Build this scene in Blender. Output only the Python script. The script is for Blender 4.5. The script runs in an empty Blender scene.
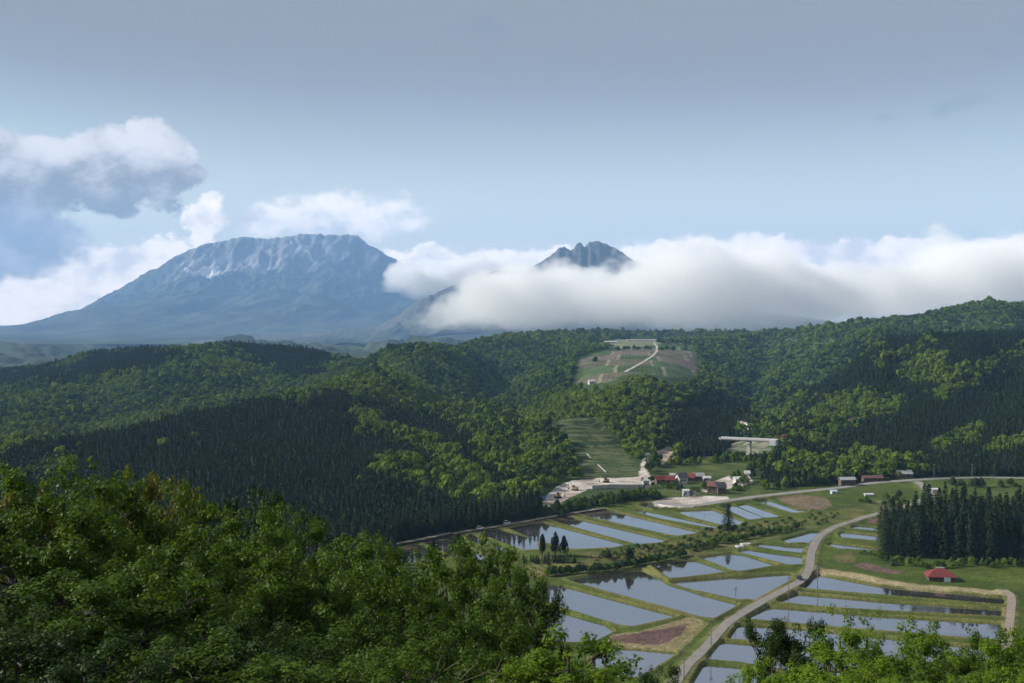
import bpy, bmesh, math, random
import numpy as np
from mathutils import Vector, Matrix
R = math.radians
rng = np.random.default_rng(7)
random.seed(7)
SC = bpy.context.scene
COL = SC.collection

# ------------------------------------------------------------------ camera
CAM_Z = 110.0
F_PX = 1138.0
PITCH = math.atan(23.5 / F_PX)
cd = bpy.data.cameras.new('camera'); cam = bpy.data.objects.new('camera', cd); COL.objects.link(cam)
cd.sensor_width = 36.0; cd.lens = 36.0 * F_PX / 1024.0
cd.clip_start = 0.5; cd.clip_end = 60000
cam.location = (0, 0, CAM_Z); cam.rotation_euler = (math.pi / 2 - PITCH, 0, 0)
SC.camera = cam
# ------------------------------------------------------------------ view
SC.view_settings.view_transform = 'Standard'; SC.view_settings.look = 'None'
SC.view_settings.gamma = 1.0; SC.view_settings.exposure = 0.58
SC.view_settings.use_curve_mapping = False
cy = SC.cycles
cy.use_denoising = True
cy.max_bounces = 24; cy.diffuse_bounces = 2; cy.glossy_bounces = 2; cy.transmission_bounces = 3
cy.transparent_max_bounces = 8; cy.volume_bounces = 16; cy.use_adaptive_sampling = True; cy.adaptive_threshold = 0.03
cy.sample_clamp_indirect = 6.0
# ------------------------------------------------------------------ sun
SUN_EL, SUN_AZ = R(31), R(-84)          # azimuth from +Y, negative to the left
SUN_DIR = Vector((math.sin(SUN_AZ) * math.cos(SUN_EL), math.cos(SUN_AZ) * math.cos(SUN_EL), math.sin(SUN_EL)))
sd_ = bpy.data.lights.new('sun', 'SUN'); sun = bpy.data.objects.new('sun', sd_); COL.objects.link(sun)
sd_.energy = 5.0; sd_.angle = R(0.5); sd_.color = (1.0, 0.94, 0.84)
sun.rotation_euler = SUN_DIR.to_track_quat('Z', 'Y').to_euler()
sun.location = (0, 0, 900)

# ------------------------------------------------------------------ node helpers
class NT:
    def __init__(s, tree): s.t = tree; s.n = tree.nodes; s.l = tree.links
    def add(s, typ, **kw):
        nd = s.n.new(typ)
        for k, v in kw.items(): setattr(nd, k, v)
        return nd
    def set(s, sock, v):
        if isinstance(v, bpy.types.NodeSocket): s.l.new(v, sock)
        else: sock.default_value = v
    def math(s, op, a, b=None, c=None, clamp=False):
        nd = s.add('ShaderNodeMath', operation=op); nd.use_clamp = clamp
        s.set(nd.inputs[0], a)
        if b is not None: s.set(nd.inputs[1], b)
        if c is not None: s.set(nd.inputs[2], c)
        return nd.outputs[0]
    def vmath(s, op, a, b=None):
        nd = s.add('ShaderNodeVectorMath', operation=op); s.set(nd.inputs[0], a)
        if b is not None: s.set(nd.inputs[1], b)
        return nd.outputs[0]
    def smooth(s, v, lo, hi, a=0.0, b=1.0):
        nd = s.add('ShaderNodeMapRange', interpolation_type='SMOOTHSTEP')
        s.set(nd.inputs['Value'], v); s.set(nd.inputs['From Min'], lo); s.set(nd.inputs['From Max'], hi)
        s.set(nd.inputs['To Min'], a); s.set(nd.inputs['To Max'], b)
        return nd.outputs[0]
    def noise(s, vec, scale, detail=4, rough=0.55, dist=0.0):
        nd = s.add('ShaderNodeTexNoise'); s.set(nd.inputs['Vector'], vec)
        nd.inputs['Scale'].default_value = scale; nd.inputs['Detail'].default_value = detail
        nd.inputs['Roughness'].default_value = rough; nd.inputs['Distortion'].default_value = dist
        return nd
    def mix(s, f, a, b, blend='MIX'):
        nd = s.add('ShaderNodeMix', data_type='RGBA', blend_type=blend)
        s.set(nd.inputs[0], f)
        for i, v in ((6, a), (7, b)):
            if isinstance(v, bpy.types.NodeSocket): s.l.new(v, nd.inputs[i])
            else: nd.inputs[i].default_value = (*v[:3], 1)
        return nd.outputs[2]
    def comb(s, x, y, z):
        nd = s.add('ShaderNodeCombineXYZ')
        for i, v in enumerate((x, y, z)): s.set(nd.inputs[i], v)
        return nd.outputs[0]

# ------------------------------------------------------------------ world
world = bpy.data.worlds.new('World'); SC.world = world; world.use_nodes = True
def build_world():
    w = NT(world.node_tree); w.n.clear()
    out = w.add('ShaderNodeOutputWorld'); bg = w.add('ShaderNodeBackground')
    w.l.new(bg.outputs[0], out.inputs[0])
    sky = w.add('ShaderNodeTexSky', sky_type='NISHITA')
    sky.sun_disc = False; sky.sun_elevation = SUN_EL; sky.sun_rotation = SUN_AZ
    sky.altitude = 600; sky.air_density = 1.0; sky.dust_density = 1.2; sky.ozone_density = 1.2
    tc = w.add('ShaderNodeTexCoord'); d = tc.outputs['Generated']
    sx = w.add('ShaderNodeSeparateXYZ'); w.l.new(d, sx.inputs[0])
    X, Y, Z = sx.outputs
    Yc = w.math('MAXIMUM', Y, 0.05)
    a = w.math('ARCTAN2', X, Y)          # azimuth
    e = w.math('ARCSINE', Z)             # elevation
    # high grey veil that thickens overhead
    veil_n = w.noise(w.comb(w.math('MULTIPLY', a, 0.7), w.math('MULTIPLY', e, 2.6), 0.3), 2.2, 4, 0.5, 0.4).outputs[0]
    veil = w.math('ADD', w.smooth(e, 0.05, 0.27, 0.0, 0.97), w.math('MULTIPLY', w.math('SUBTRACT', veil_n, 0.5), 0.7), clamp=True)
    base = w.mix(veil, w.mix(1.0, sky.outputs[0], (1.42, 1.38, 1.2), 'MULTIPLY'), (2.85, 3.0, 3.25))
    low = w.smooth(e, 0.0, 0.22, 0.75, 0.0)
    base = w.mix(low, base, (11.4, 11.2, 10.6))
    # cumulus: two octaves of warped noise gated by where the banks lie
    wv = w.noise(w.comb(a, e, 0.0), 9.0, 5, 0.6).outputs['Color']
    wv = w.vmath('MULTIPLY', w.vmath('SUBTRACT', wv, (0.5, 0.5, 0.5)), (0.055, 0.030, 0.0))
    p = w.vmath('ADD', w.comb(a, e, 0.0), wv)
    sp = w.add('ShaderNodeSeparateXYZ'); w.l.new(p, sp.inputs[0]); pa, pe = sp.outputs[0], sp.outputs[1]
    fb = w.noise(w.comb(w.math('MULTIPLY', a, 0.9), w.math('MULTIPLY', e, 1.25), 1.7), 26.0, 9, 0.66).outputs[0]
    def bank(a0, e0, ra, re_, k=1.0, flat=None):
        q = w.math('ADD', w.math('POWER', w.math('ABSOLUTE', w.math('DIVIDE', w.math('SUBTRACT', pa, a0), ra)), 2.0),
                   w.math('POWER', w.math('ABSOLUTE', w.math('DIVIDE', w.math('SUBTRACT', pe, e0), re_)), 2.0))
        v = w.math('MULTIPLY', w.math('SUBTRACT', 1.0, q), k)
        return w.math('MAXIMUM', v, -1.2)
    def az(px): return math.atan((px - 512) / F_PX)
    def el(py): return math.atan((318 - py) / F_PX)
    def layer(banks, lo, hi, namp=1.7):
        v = None
        for b in banks:
            q = bank(*b); v = q if v is None else w.math('MAXIMUM', v, q)
        return w.smooth(w.math('ADD', v, w.math('MULTIPLY', w.math('SUBTRACT', fb, 0.5), namp)), lo, hi), v
    # shading of the clouds: bright crowns, grey-blue bases
    n2 = w.noise(w.comb(w.math('ADD', w.math('MULTIPLY', a, 0.9), 0.012), w.math('SUBTRACT', w.math('MULTIPLY', e, 1.2), 0.016), 1.7), 26.0, 8, 0.62).outputs[0]
    # bank behind the mountains, low and white
    m1, _ = layer([(az(60), el(300), 0.17, 0.045), (az(150), el(280), 0.06, 0.04), 
                   (az(430), el(266), 0.07, 0.016, .5), (az(205), el(222), 0.02, 0.03, .7), (az(760), el(275), 0.30, 0.034), (az(1000), el(266), 0.16, 0.024), (az(120), el(300), 0.10, 0.034)], 0.05, 0.3, 2.8)
    c1 = w.mix(w.smooth(n2, 0.34, 0.56), (11.5, 10.6, 10.4), (19, 16.5, 14.5))
    mh, _ = layer([(az(355), el(216), 0.085, 0.022, .7), (az(258), el(226), 0.030, 0.020)], 0.0, 0.6, 2.4)
    base = w.mix(w.math('MULTIPLY', mh, 0.8), base, w.mix(w.smooth(n2, 0.36, 0.6), (8.4, 8.5, 9.0), (16, 14.4, 13.4)))
    base = w.mix(w.math('MULTIPLY', m1, 0.88), base, c1)
    # nearer cumulus at the left: white head above a flat grey-blue base
    m2, v2 = layer([(az(30), el(182), 0.100, 0.036), (az(110), el(178), 0.055, 0.036), (az(160), el(172), 0.034, 0.038), (az(-70), el(182), 0.11, 0.040)], 0.0, 0.3, 2.0)
    sh = w.math('ADD', w.smooth(pe, el(216), el(150)), w.math('MULTIPLY', w.math('SUBTRACT', n2, 0.5), 2.4))
    c2 = w.mix(w.smooth(sh, 0.0, 1.15), (2.9, 3.0, 3.4), (9.6, 9.3, 9.4))
    base = w.mix(w.math('MULTIPLY', m2, 0.95), base, c2)
    m3, v3 = layer([(az(-20), el(245), 0.082, 0.036), (az(5), el(262), 0.05, 0.022)], -0.15, 0.5, 1.8)
    c3 = w.mix(w.smooth(n2, 0.35, 0.7), (2.7, 3.1, 4.1), (5.4, 5.8, 6.8))
    base = w.mix(w.math('MULTIPLY', m3, 0.9), base, c3)
    # thin grey scraps high at the right
    m4, _ = layer([(az(945), el(122), 0.035, 0.012, .8), (az(1015), el(70), 0.03, 0.014, .8), (az(470), el(35), 0.05, 0.012, .7), (az(312), el(86), 0.02, .008, .6), (az(890), el(128), 0.03, .006, .6)], 0.1, 1.1, 3.4)
    base = w.mix(w.math('MULTIPLY', m4, 0.5), base, (2.4, 2.7, 3.3))
    bg.inputs['Strength'].default_value = 0.0735
    w.l.new(base, bg.inputs['Color'])
build_world()
world.cycles.sampling_method = 'MANUAL'; world.cycles.sample_map_resolution = 256

# ------------------------------------------------------------------ pixel <-> world measuring helpers
_fw = np.array([0, math.cos(PITCH), -math.sin(PITCH)]); _up = np.array([0, math.sin(PITCH), math.cos(PITCH)])
def ray(px, py):
    return _fw + np.array([1, 0, 0]) * ((px - 512) / F_PX) + _up * ((341.5 - py) / F_PX)
def P(px, py, Y):                      # the point seen at a pixel, Y metres ahead
    d = ray(px, py); t = Y / d[1]
    return np.array([d[0] * t, Y, CAM_Z + d[2] * t])
def project(x, y, z):
    rz = z - CAM_Z
    dep = np.maximum(y * _fw[1] + rz * _fw[2], 1e-3); v = y * _up[1] + rz * _up[2]
    return 512 + F_PX * x / dep, 341.5 - F_PX * v / dep

# ------------------------------------------------------------------ numpy noise
def _hash(i, j, s):
    h = (i.astype(np.int64) * 374761393 + j.astype(np.int64) * 668265263 + s * 974711) & 0x7fffffff
    h = ((h ^ (h >> 13)) * 1274126177) & 0x7fffffff
    return (h ^ (h >> 16)) & 0xffff
def pnoise(x, y, s=0):
    xi = np.floor(x); yi = np.floor(y); xf = x - xi; yf = y - yi
    u = xf * xf * xf * (xf * (xf * 6 - 15) + 10); v = yf * yf * yf * (yf * (yf * 6 - 15) + 10)
    def g(a, b, dx, dy):
        an = _hash(a, b, s) / 65536.0 * 2 * math.pi
        return np.cos(an) * dx + np.sin(an) * dy
    n00 = g(xi, yi, xf, yf); n10 = g(xi + 1, yi, xf - 1, yf); n01 = g(xi, yi + 1, xf, yf - 1); n11 = g(xi + 1, yi + 1, xf - 1, yf - 1)
    return (n00 * (1 - u) + n10 * u) * (1 - v) + (n01 * (1 - u) + n11 * u) * v
def fbm(x, y, s=0, o=4, g=0.5):
    r = 0; a = 1; f = 1
    for k in range(o):
        r = r + a * pnoise(x * f, y * f, s + k * 17); a *= g; f *= 2.03
    return r
def ridged(x, y, s=0, o=4, g=0.5):
    r = 0; a = 1; f = 1
    for k in range(o):
        r = r + a * (1 - 2.2 * np.abs(pnoise(x * f, y * f, s + k * 31))); a *= g; f *= 2.07
    return r

def in_poly(x, y, poly):
    poly = np.asarray(poly, float); r = np.zeros(np.shape(x), bool); n = len(poly); j = n - 1
    for i in range(n):
        xi, yi = poly[i][:2]; xj, yj = poly[j][:2]
        if yi != yj:
            c = ((yi > y) != (yj > y)) & (x < (xj - xi) * (y - yi) / (yj - yi) + xi)
            r ^= c
        j = i
    return r
def seg_dist(x, y, a, b):
    ax, ay = a[:2]; bx, by = b[:2]; dx, dy = bx - ax, by - ay
    t = np.clip(((x - ax) * dx + (y - ay) * dy) / (dx * dx + dy * dy + 1e-9), 0, 1)
    return np.hypot(x - ax - t * dx, y - ay - t * dy), t
def poly_sd(x, y, poly):               # signed distance, negative inside
    d = np.full(np.shape(x), 1e9)
    for i in range(len(poly)):
        d = np.minimum(d, seg_dist(x, y, poly[i - 1], poly[i])[0])
    return np.where(in_poly(x, y, poly), -d, d)
def line_dist(x, y, pts):
    d = np.full(np.shape(x), 1e9)
    for a, b in zip(pts[:-1], pts[1:]): d = np.minimum(d, seg_dist(x, y, a, b)[0])
    return d
def sstep(a, b, v):
    t = np.clip((v - a) / (b - a), 0, 1); return t * t * (3 - 2 * t)

# ------------------------------------------------------------------ terrain
def floor_z(y):
    return np.interp(y, [0, 420, 800, 1200, 2000, 3500, 7000, 20000], [0, 0, 7.5, 9, 12, 5, -8, -30])
TREE_H = 8.0
RIDGES = [  # (px, py of the wooded skyline, metres ahead), slope, rounding
 ([(-420,470,640),(-200,462,720),(0,450,800),(100,434,880),(200,413,960),(240,405,1010),(290,393,1090),(340,373,1220),(368,349,1380),(385,341,1600),(430,339,1900),(480,338,2200)], .30, 30),
 ([(368,349,1380),(410,377,1250),(442,414,1100),(478,457,930),(508,490,790)], .40, 25),
 ([(240,405,1010),(345,413,950),(400,432,880),(452,468,770),(490,497,700)], .38, 22),
 ([(100,434,880),(130,470,720),(160,500,630)], .30, 25),
 ([(200,413,960),(262,455,770),(310,500,650)], .30, 25),
 ([(-120,456,770),(-40,490,640)], .3, 25),
 ([(-420,402,1700),(0,388,1750),(60,376,1800),(130,367,1850),(180,347,1950),(230,341,2000),(300,347,2000),(330,354,1950)], .33, 40),
 ([(180,347,1950),(230,372,1650),(270,392,1450)], .33, 40),
 ([(60,376,1800),(40,405,1500),(30,430,1300)], .33, 40),
 ([(-300,374,2300),(0,368,2300),(60,362,2300),(100,350,2260),(150,346,2200),(190,348,2200)], .35, 40),
 ([(480,338,2200),(520,335,2700),(560,332,3200),(640,331,3700),(740,331,3600)], .22, 60),
 ([(440,345,2100),(470,375,1700),(490,405,1400)], .35, 40),
 ([(735,335,3200),(790,331,2900),(840,325,2600),(880,319,2400),(940,309,2300),(985,300,2300),(1024,303,2350),(1400,300,2400)], .36, 50),
 ([(890,322,2000),(840,337,1900),(812,354,1800),(793,377,1600),(782,400,1400)], .42, 30),
 ([(1500,318,1500),(1024,329,1400),(960,332,1400),(900,335,1400),(866,348,1300),(832,371,1180),(804,407,1030),(786,438,920),(770,468,810)], .33, 28),
 ([(960,332,1400),(932,381,1120),(905,421,960),(888,455,840)], .36, 25),
 ([(1100,345,1250),(1060,391,1000),(1020,441,830)], .36, 25),
 ([(1300,360,1150),(1220,410,900),(1160,450,760)], .36, 25),
 ([(866,348,1300),(852,401,1050),(832,450,870)], .38, 25),
]
RIDGES_W = []
for pts, s, r in RIDGES:
    w_ = [P(*p) for p in pts]
    for q in w_: q[2] -= TREE_H
    RIDGES_W.append((w_, s, r))
def mesa_z(y): return np.interp(y, [900, 950, 1300, 2200, 3200], [33, 35, 39.5, 47, 56])
MESA = [P(*p)[:2] for p in [(500,346,2900),(528,372,1650),(556,402,1010),(570,405,945),(600,398,1040),(640,388,1110),(700,379,1235),(728,377,1260),(742,352,1900),(742,337,3100)]]
GORGES = [[P(*p)[:2] for p in g] for g in ([(508,470,850),(500,440,1050),(494,400,1400),(503,365,2000),(510,350,2600)], [(752,455,880),(768,420,1150),(766,385,1600),(752,350,2300),(748,340,2900)])]
DALES = [[P(*p)[:2] for p in g] for g in ([(-250,440,1000),(0,430,1120),(100,420,1210),(200,400,1300),(290,385,1440),(345,370,1620)], [(850,340,1750),(930,335,1800),(1024,330,1850),(1250,330,1900)])]
def smax(a, b, k):
    h = np.clip(0.5 + 0.5 * (a - b) / k, 0, 1)
    return b + (a - b) * h + k * h * (1 - h)
def terrain(x, y):
    x = np.asarray(x, float); y = np.asarray(y, float)
    f = floor_z(y) - 165 * sstep(2500, 3300, y) * sstep(-.050, -.075, x / np.maximum(y, 1)) - 150 * sstep(3900, 5200, y) * sstep(-.075, -.050, x / np.maximum(y, 1))
    wx = x + 22 * fbm(x / 170, y / 170, 3, 3); wy = y + 22 * fbm(x / 170, y / 170, 9, 3)
    z = np.full(x.shape, -60.0); dmin = np.full(x.shape, 1e9)
    for pts, s, r in RIDGES_W:
        h = np.full(x.shape, -60.0)
        for a, b in zip(pts[:-1], pts[1:]):
            d, t = seg_dist(wx, wy, a, b)
            zc = a[2] + (b[2] - a[2]) * t; dmin = np.minimum(dmin, d)
            h = np.maximum(h, zc - s * (np.sqrt(d * d + r * r) - r))
        z = smax(z, h, 7.0)
    d = poly_sd(x, y, MESA)
    m = mesa_z(y) - 0.42 * (np.sqrt(np.maximum(d, 0) ** 2 + 100) - 10)
    z = smax(z, m, 5.0)
    hill = sstep(3, 30, z - f)
    v = 1 - np.clip(np.abs(pnoise(wx / 125, wy / 125, 23)) * 3.4, 0, 1)
    v2 = 1 - np.clip(np.abs(pnoise(wx / 260 + 7, wy / 260, 24)) * 3.0, 0, 1)
    for ln in GORGES:
        gd = line_dist(wx, wy, ln); z = z - 58 * np.exp(-(gd / 85) ** 2) * sstep(860, 1150, y) * sstep(2600, 2000, y) * hill
    for ln in DALES:
        gd = line_dist(wx, wy, ln); z = z - 62 * np.exp(-(gd / 125) ** 2)
    farh = sstep(850, 1100, y)
    cut = np.clip((dmin - 22) * (.14 + .20 * farh), 0, 10 + 34 * farh) * (.6 * v * v + .85 * v2 * v2)
    z = z - hill * np.minimum(cut, np.maximum(z - f, 0) * .8 + 4) * sstep(0, 60, d)
    z = z + hill * (7.0 * fbm(x / 95, y / 95, 21, 4) * sstep(-5, 40, d) * sstep(0, 60, dmin) + 1.2 * fbm(x / 30, y / 30, 5, 2))
    z = smax(z, f - 60 * sstep(880, 1150, y) + 1.5 * fbm(x / 160, y / 160, 4, 2) * sstep(900, 1200, y), 2.5)
    # the hillside the photographer stands on
    ch = np.interp(y, [0, 8, 60, 120, 330, 420, 600], [108.0, 106.0, 78, 58, -2, -40, -130]) + 3.0 * fbm(x / 60, y / 60, 40, 3) * sstep(5, 60, y) - np.maximum(-x - 160, 0) * 0.12 - np.maximum(x - 160, 0) * 0.1
    ch = np.where(y < 0, 108.0 + 0.05 * y, ch)
    return smax(ch, z, 4.0)
_RY = np.concatenate([np.arange(250, 1000, 3.0), np.arange(1000, 3600, 8.0)])
def T(px, py, lift=0.0):               # where the sight line through a pixel meets the land
    d = ray(px, py); t = _RY / d[1]
    g = CAM_Z + d[2] * t - terrain(d[0] * t, _RY) - lift
    k = np.argmax(g < 0)
    if not (g < 0).any(): k = len(g) - 1
    if k > 0: f = g[k - 1] / (g[k - 1] - g[k]); tt = t[k - 1] + f * (t[k] - t[k - 1])
    else: tt = t[0]
    return np.array([d[0] * tt, d[1] * tt, CAM_Z + d[2] * tt])
def G(px, py):                         # on the open valley floor
    d = ray(px, py); z = 0.0
    for _ in range(12):
        t = (z - CAM_Z) / d[2]; z = float(floor_z(d[1] * t))
    return np.array([d[0] * t, d[1] * t, z])

# ------------------------------------------------------------------ mesh helpers
def link(name, me, mat=None, parent=None, kind=None):
    o = bpy.data.objects.new(name, me); COL.objects.link(o)
    if mat is not None and me is not None and len(me.materials) == 0: me.materials.append(mat)
    if parent is not None: o.parent = parent
    if kind: o['kind'] = kind
    return o
def np_mesh(name, V, F, smooth=False):
    V = np.asarray(V, np.float32); F = np.asarray(F, np.int32)
    me = bpy.data.meshes.new(name); n = F.shape[1]
    me.vertices.add(len(V)); me.vertices.foreach_set('co', V.ravel())
    me.loops.add(F.size); me.loops.foreach_set('vertex_index', F.ravel())
    me.polygons.add(len(F)); me.polygons.foreach_set('loop_start', np.arange(0, F.size, n, dtype=np.int32))
    if smooth: me.polygons.foreach_set('use_smooth', np.ones(len(F), bool))
    me.update(calc_edges=True); me.validate()
    return me
def vattr(me, name, arr, typ='FLOAT'):
    a = me.attributes.new(name, typ, 'POINT')
    a.data.foreach_set({'FLOAT': 'value', 'FLOAT_COLOR': 'color', 'INT': 'value', 'FLOAT_VECTOR': 'vector'}[typ], np.ascontiguousarray(arr, dtype=np.int32 if typ == 'INT' else np.float32).ravel())
def tag(o, label, cat, group=None):
    o['label'] = label; o['category'] = cat
    if group: o['group'] = group
    return o
def thing(name, label, cat, loc=(0, 0, 0), rz=0.0, group=None):
    o = bpy.data.objects.new(name, None); COL.objects.link(o); o.empty_display_size = 0.5
    o.location = loc; o.rotation_euler = (0, 0, rz)
    return tag(o, label, cat, group)
def dup(root, loc, rz=None, s=None, label=None, group=None):
    r = root.copy(); COL.objects.link(r); r.location = loc
    if rz is not None: r.rotation_euler = (0, 0, rz)
    if s is not None: r.scale = (s, s, s) if not isinstance(s, tuple) else s
    if label: r['label'] = label
    if group: r['group'] = group
    for ch in list(root.children):
        c = ch.copy(); COL.objects.link(c); c.parent = r
        for g in list(ch.children):
            d = g.copy(); COL.objects.link(d); d.parent = c
    return r
class MB:
    """collects boxes, bars and polygons into one mesh"""
    def __init__(s): s.v = []; s.f = []
    def box(s, cx, cy_, cz, sx, sy, sz, rz=0.0):
        b = len(s.v); c, q = math.cos(rz), math.sin(rz)
        for dz in (-.5, .5):
            for dx, dy in ((-.5, -.5), (.5, -.5), (.5, .5), (-.5, .5)):
                X, Y = dx * sx, dy * sy
                s.v.append((cx + X * c - Y * q, cy_ + X * q + Y * c, cz + dz * sz))
        for f in ((0, 3, 2, 1), (4, 5, 6, 7), (0, 1, 5, 4), (1, 2, 6, 5), (2, 3, 7, 6), (3, 0, 4, 7)): s.f.append([b + k for k in f])
        return s
    def tube(s, pts, rad, n=6, cap=True):
        pts = [Vector(p) for p in pts]; m = len(pts); b = len(s.v)
        rad = rad if isinstance(rad, (list, tuple)) else [rad] * m
        for i, p in enumerate(pts):
            d = (pts[min(i + 1, m - 1)] - pts[max(i - 1, 0)]).normalized()
            u = d.orthogonal().normalized() if abs(d.z) > .95 else d.cross(Vector((0, 0, 1))).normalized()
            w_ = d.cross(u)
            for k in range(n):
                a = 2 * math.pi * k / n; q = p + (u * math.cos(a) + w_ * math.sin(a)) * rad[i]; s.v.append(tuple(q))
        for i in range(m - 1):
            for k in range(n):
                s.f.append([b + i * n + k, b + i * n + (k + 1) % n, b + (i + 1) * n + (k + 1) % n, b + (i + 1) * n + k])
        if cap:
            s.f.append([b + k for k in range(n)][::-1]); s.f.append([b + (m - 1) * n + k for k in range(n)])
        return s
    def poly(s, pts):
        b = len(s.v); s.v += [tuple(p) for p in pts]; s.f.append(list(range(b, b + len(pts)))); return s
    def prism(s, pts, z0, z1):
        b = len(s.v); n = len(pts); s.v += [(p[0], p[1], z0) for p in pts] + [(p[0], p[1], z1) for p in pts]
        s.f.append([b + k for k in range(n)][::-1]); s.f.append([b + n + k for k in range(n)])
        for k in range(n): s.f.append([b + k, b + (k + 1) % n, b + n + (k + 1) % n, b + n + k])
        return s
    def build(s, name, mat, parent=None, kind=None):
        me = bpy.data.meshes.new(name); me.from_pydata(s.v, [], s.f); me.update()
        bm = bmesh.new(); bm.from_mesh(me); bmesh.ops.recalc_face_normals(bm, faces=bm.faces); bm.to_mesh(me); bm.free()
        return link(name, me, mat, parent, kind)

# ------------------------------------------------------------------ materials
def new_mat(name):
    m = bpy.data.materials.new(name); m.use_nodes = True; t = NT(m.node_tree)
    b = t.n['Principled BSDF']; return m, t, b
def mat_plain(name, col, rough=0.8, var=0.25, scale=0.6, metal=0.0):
    m, t, b = new_mat(name)
    tc = t.add('ShaderNodeTexCoord')
    n = t.noise(tc.outputs['Object'], scale, 5, 0.6).outputs[0]
    c = t.mix(t.smooth(n, 0.3, 0.7), [q * (1 - var) for q in col], [min(1, q * (1 + var)) for q in col])
    t.l.new(c, b.inputs['Base Color']); b.inputs['Roughness'].default_value = rough; b.inputs['Metallic'].default_value = metal
    return m
def mat_leaf(name, c1, c2, trans=0.35, rough=0.55, noise_scale=None):
    m, t, b = new_mat(name)
    at = t.add('ShaderNodeAttribute'); at.attribute_name = 'tint'
    oi = t.add('ShaderNodeObjectInfo')
    f = t.math('ADD', t.math('MULTIPLY', at.outputs['Fac'], 0.65), t.math('MULTIPLY', oi.outputs['Random'], 0.35))
    c = t.mix(f, c1, c2)
    t.l.new(c, b.inputs['Base Color']); b.inputs['Roughness'].default_value = rough
    b.inputs['Specular IOR Level'].default_value = 0.12
    tr = t.add('ShaderNodeBsdfTranslucent'); t.l.new(t.mix(1.0, c, (1.25, 1.3, 0.6), 'MULTIPLY'), tr.inputs[0])
    mx = t.add('ShaderNodeMixShader'); mx.inputs[0].default_value = trans
    t.l.new(b.outputs[0], mx.inputs[1]); t.l.new(tr.outputs[0], mx.inputs[2])
    t.l.new(mx.outputs[0], t.n['Material Output'].inputs[0])
    return m
# ------------------------------------------------------------------ traced outlines (photo pixels) of the valley floor
PADDY_PX = [
 [(400,549),(418,544),(433,551),(430,562),(400,562)],
 [(421,541),(450,536.5),(453,539),(466,549),(486,556),(480,561),(458,558),(440,551)],
 [(468,536),(471,534),(487,543),(484,546),(470,541)],
 [(474,532),(497,529),(537,540),(539,550),(526,551)],
 [(495,545.5),(499,545),(511,550.5),(508,553),(497,550)],
 [(508,528.5),(540,521.5),(546,524),(628,545.5),(612,548.5),(575,550),(562,548),(540,541)],
 [(549.5,520.5),(568,517),(575,519),(665,540),(659,543.5),(637,545),(628,542.5)],
 [(577,514.5),(603,510.5),(614,512),(697,532),(693,534.5),(678,536.5),(672,536)],
 [(631,511),(642,510),(680,518.5),(718,527),(715,529),(700,526.5),(660,519)],
 [(642,502),(650,503),(662,508),(656,509.5),(640,506.5)],
 [(675,511.5),(711,510),(742,521.5),(739,525.5),(722,525.5),(690,517.5)],
 [(721,507),(732,505.3),(764,518),(758,519.5),(750,520.5)],
 [(737,506),(746,504.3),(783,517),(767,518.5)],
 [(755,501.3),(767,500.3),(796,510),(808,510.8),(805,513),(792,513.3)],
 [(783,540.5),(812,532.5),(823,532.3),(808,543.3),(788,543.5)],
 [(752,546.5),(762,544),(805,547.5),(800.6,553.5),(782,551.5)],
 [(743,551),(749,550.3),(801,557.5),(799,564.3),(790,565),(742,552.5)],
 [(702,558),(732,554),(741,555.5),(774,565.5),(740,571),(735,570.5)],
 [(655,566.5),(681,561),(694,561.5),(726,572),(680,577),(671,577.5)],
 [(672,582.5),(700,580),(789,575),(787,580.5),(752,599.5),(738,599.5),(690,588.5)],
 [(571,579.5),(600,575.5),(640,571),(660,580.5),(664,584.5),(700,595.5),(735,605),(711,618),(702,616.8),(684,611.5),(618,594),(576,582)],
 [(549,584.5),(560,586.5),(607,599.5),(674,617),(631,626.3),(624,625.5),(552,603.5)],
 [(553,611.5),(600,624.5),(610,632),(590,642),(553,642)],
 [(611,649.5),(640,651),(672,654.3),(650,668.5),(640,677),(600,677),(598,660)],
 [(803,588.5),(817,575.5),(880,587.5),(940,592.5),(1001,598.5),(1002,602),(998,604.3),(940,599.5),(880,594.8),(830,590.8)],
 [(781,602.3),(797,595),(838,598.5),(880,602.5),(999,610.3),(998,616.3),(940,613.3),(880,610.3),(820,606.5)],
 [(750,619.3),(768,608),(824,612.5),(880,617.5),(998,624.5),(996,640),(940,635.5),(820,625.5),(765,620.5)],
 [(733,639),(741,626.5),(793,629.5),(860,636.5),(990,650.5),(985,668.5),(860,655.5),(790,644.5),(752,640.5)],
 [(711,659.5),(724,643),(790,649.5),(880,662.5),(850,681),(741,662)],
 [(690,695),(707,666),(743,669),(800,678.5),(800,712),(690,712)],
 [(852,527.3),(858,526),(882,528.3),(883,532),(853,529.3)],
 [(840,534.3),(844,532.5),(880,536.3),(882,542),(842,538.3)],
 [(829,546),(832,543.5),(877,549.3),(874,551.3),(840,549.5)],
]
VALLEY_PX = [(395,562),(397,548),(420,541),(450,535),(500,526),(541,519),(600,508),(640,500),(655,491),(700,486),(745,478),(790,487),(840,486),(870,481),(912,478),(1000,477),(1030,480),(1090,500),(1150,560),(1150,760),(560,760),(470,720)]
PADDIES = []
for k, poly in enumerate(PADDY_PX):
    z = 0.0
    c = np.mean(np.array(poly), 0)
    Yc = G(*c)[1]
    z = float(floor_z(Yc)) - 0.3 + 0.012 * (Yc - 500) * (Yc < 560)
    pts = []
    for px, py in poly:
        d = ray(px, py); t = (z - CAM_Z) / d[2]; pts.append((d[0] * t, d[1] * t))
    PADDIES.append((np.array(pts), z))
VALLEY = [G(*p)[:2] for p in VALLEY_PX]

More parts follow.
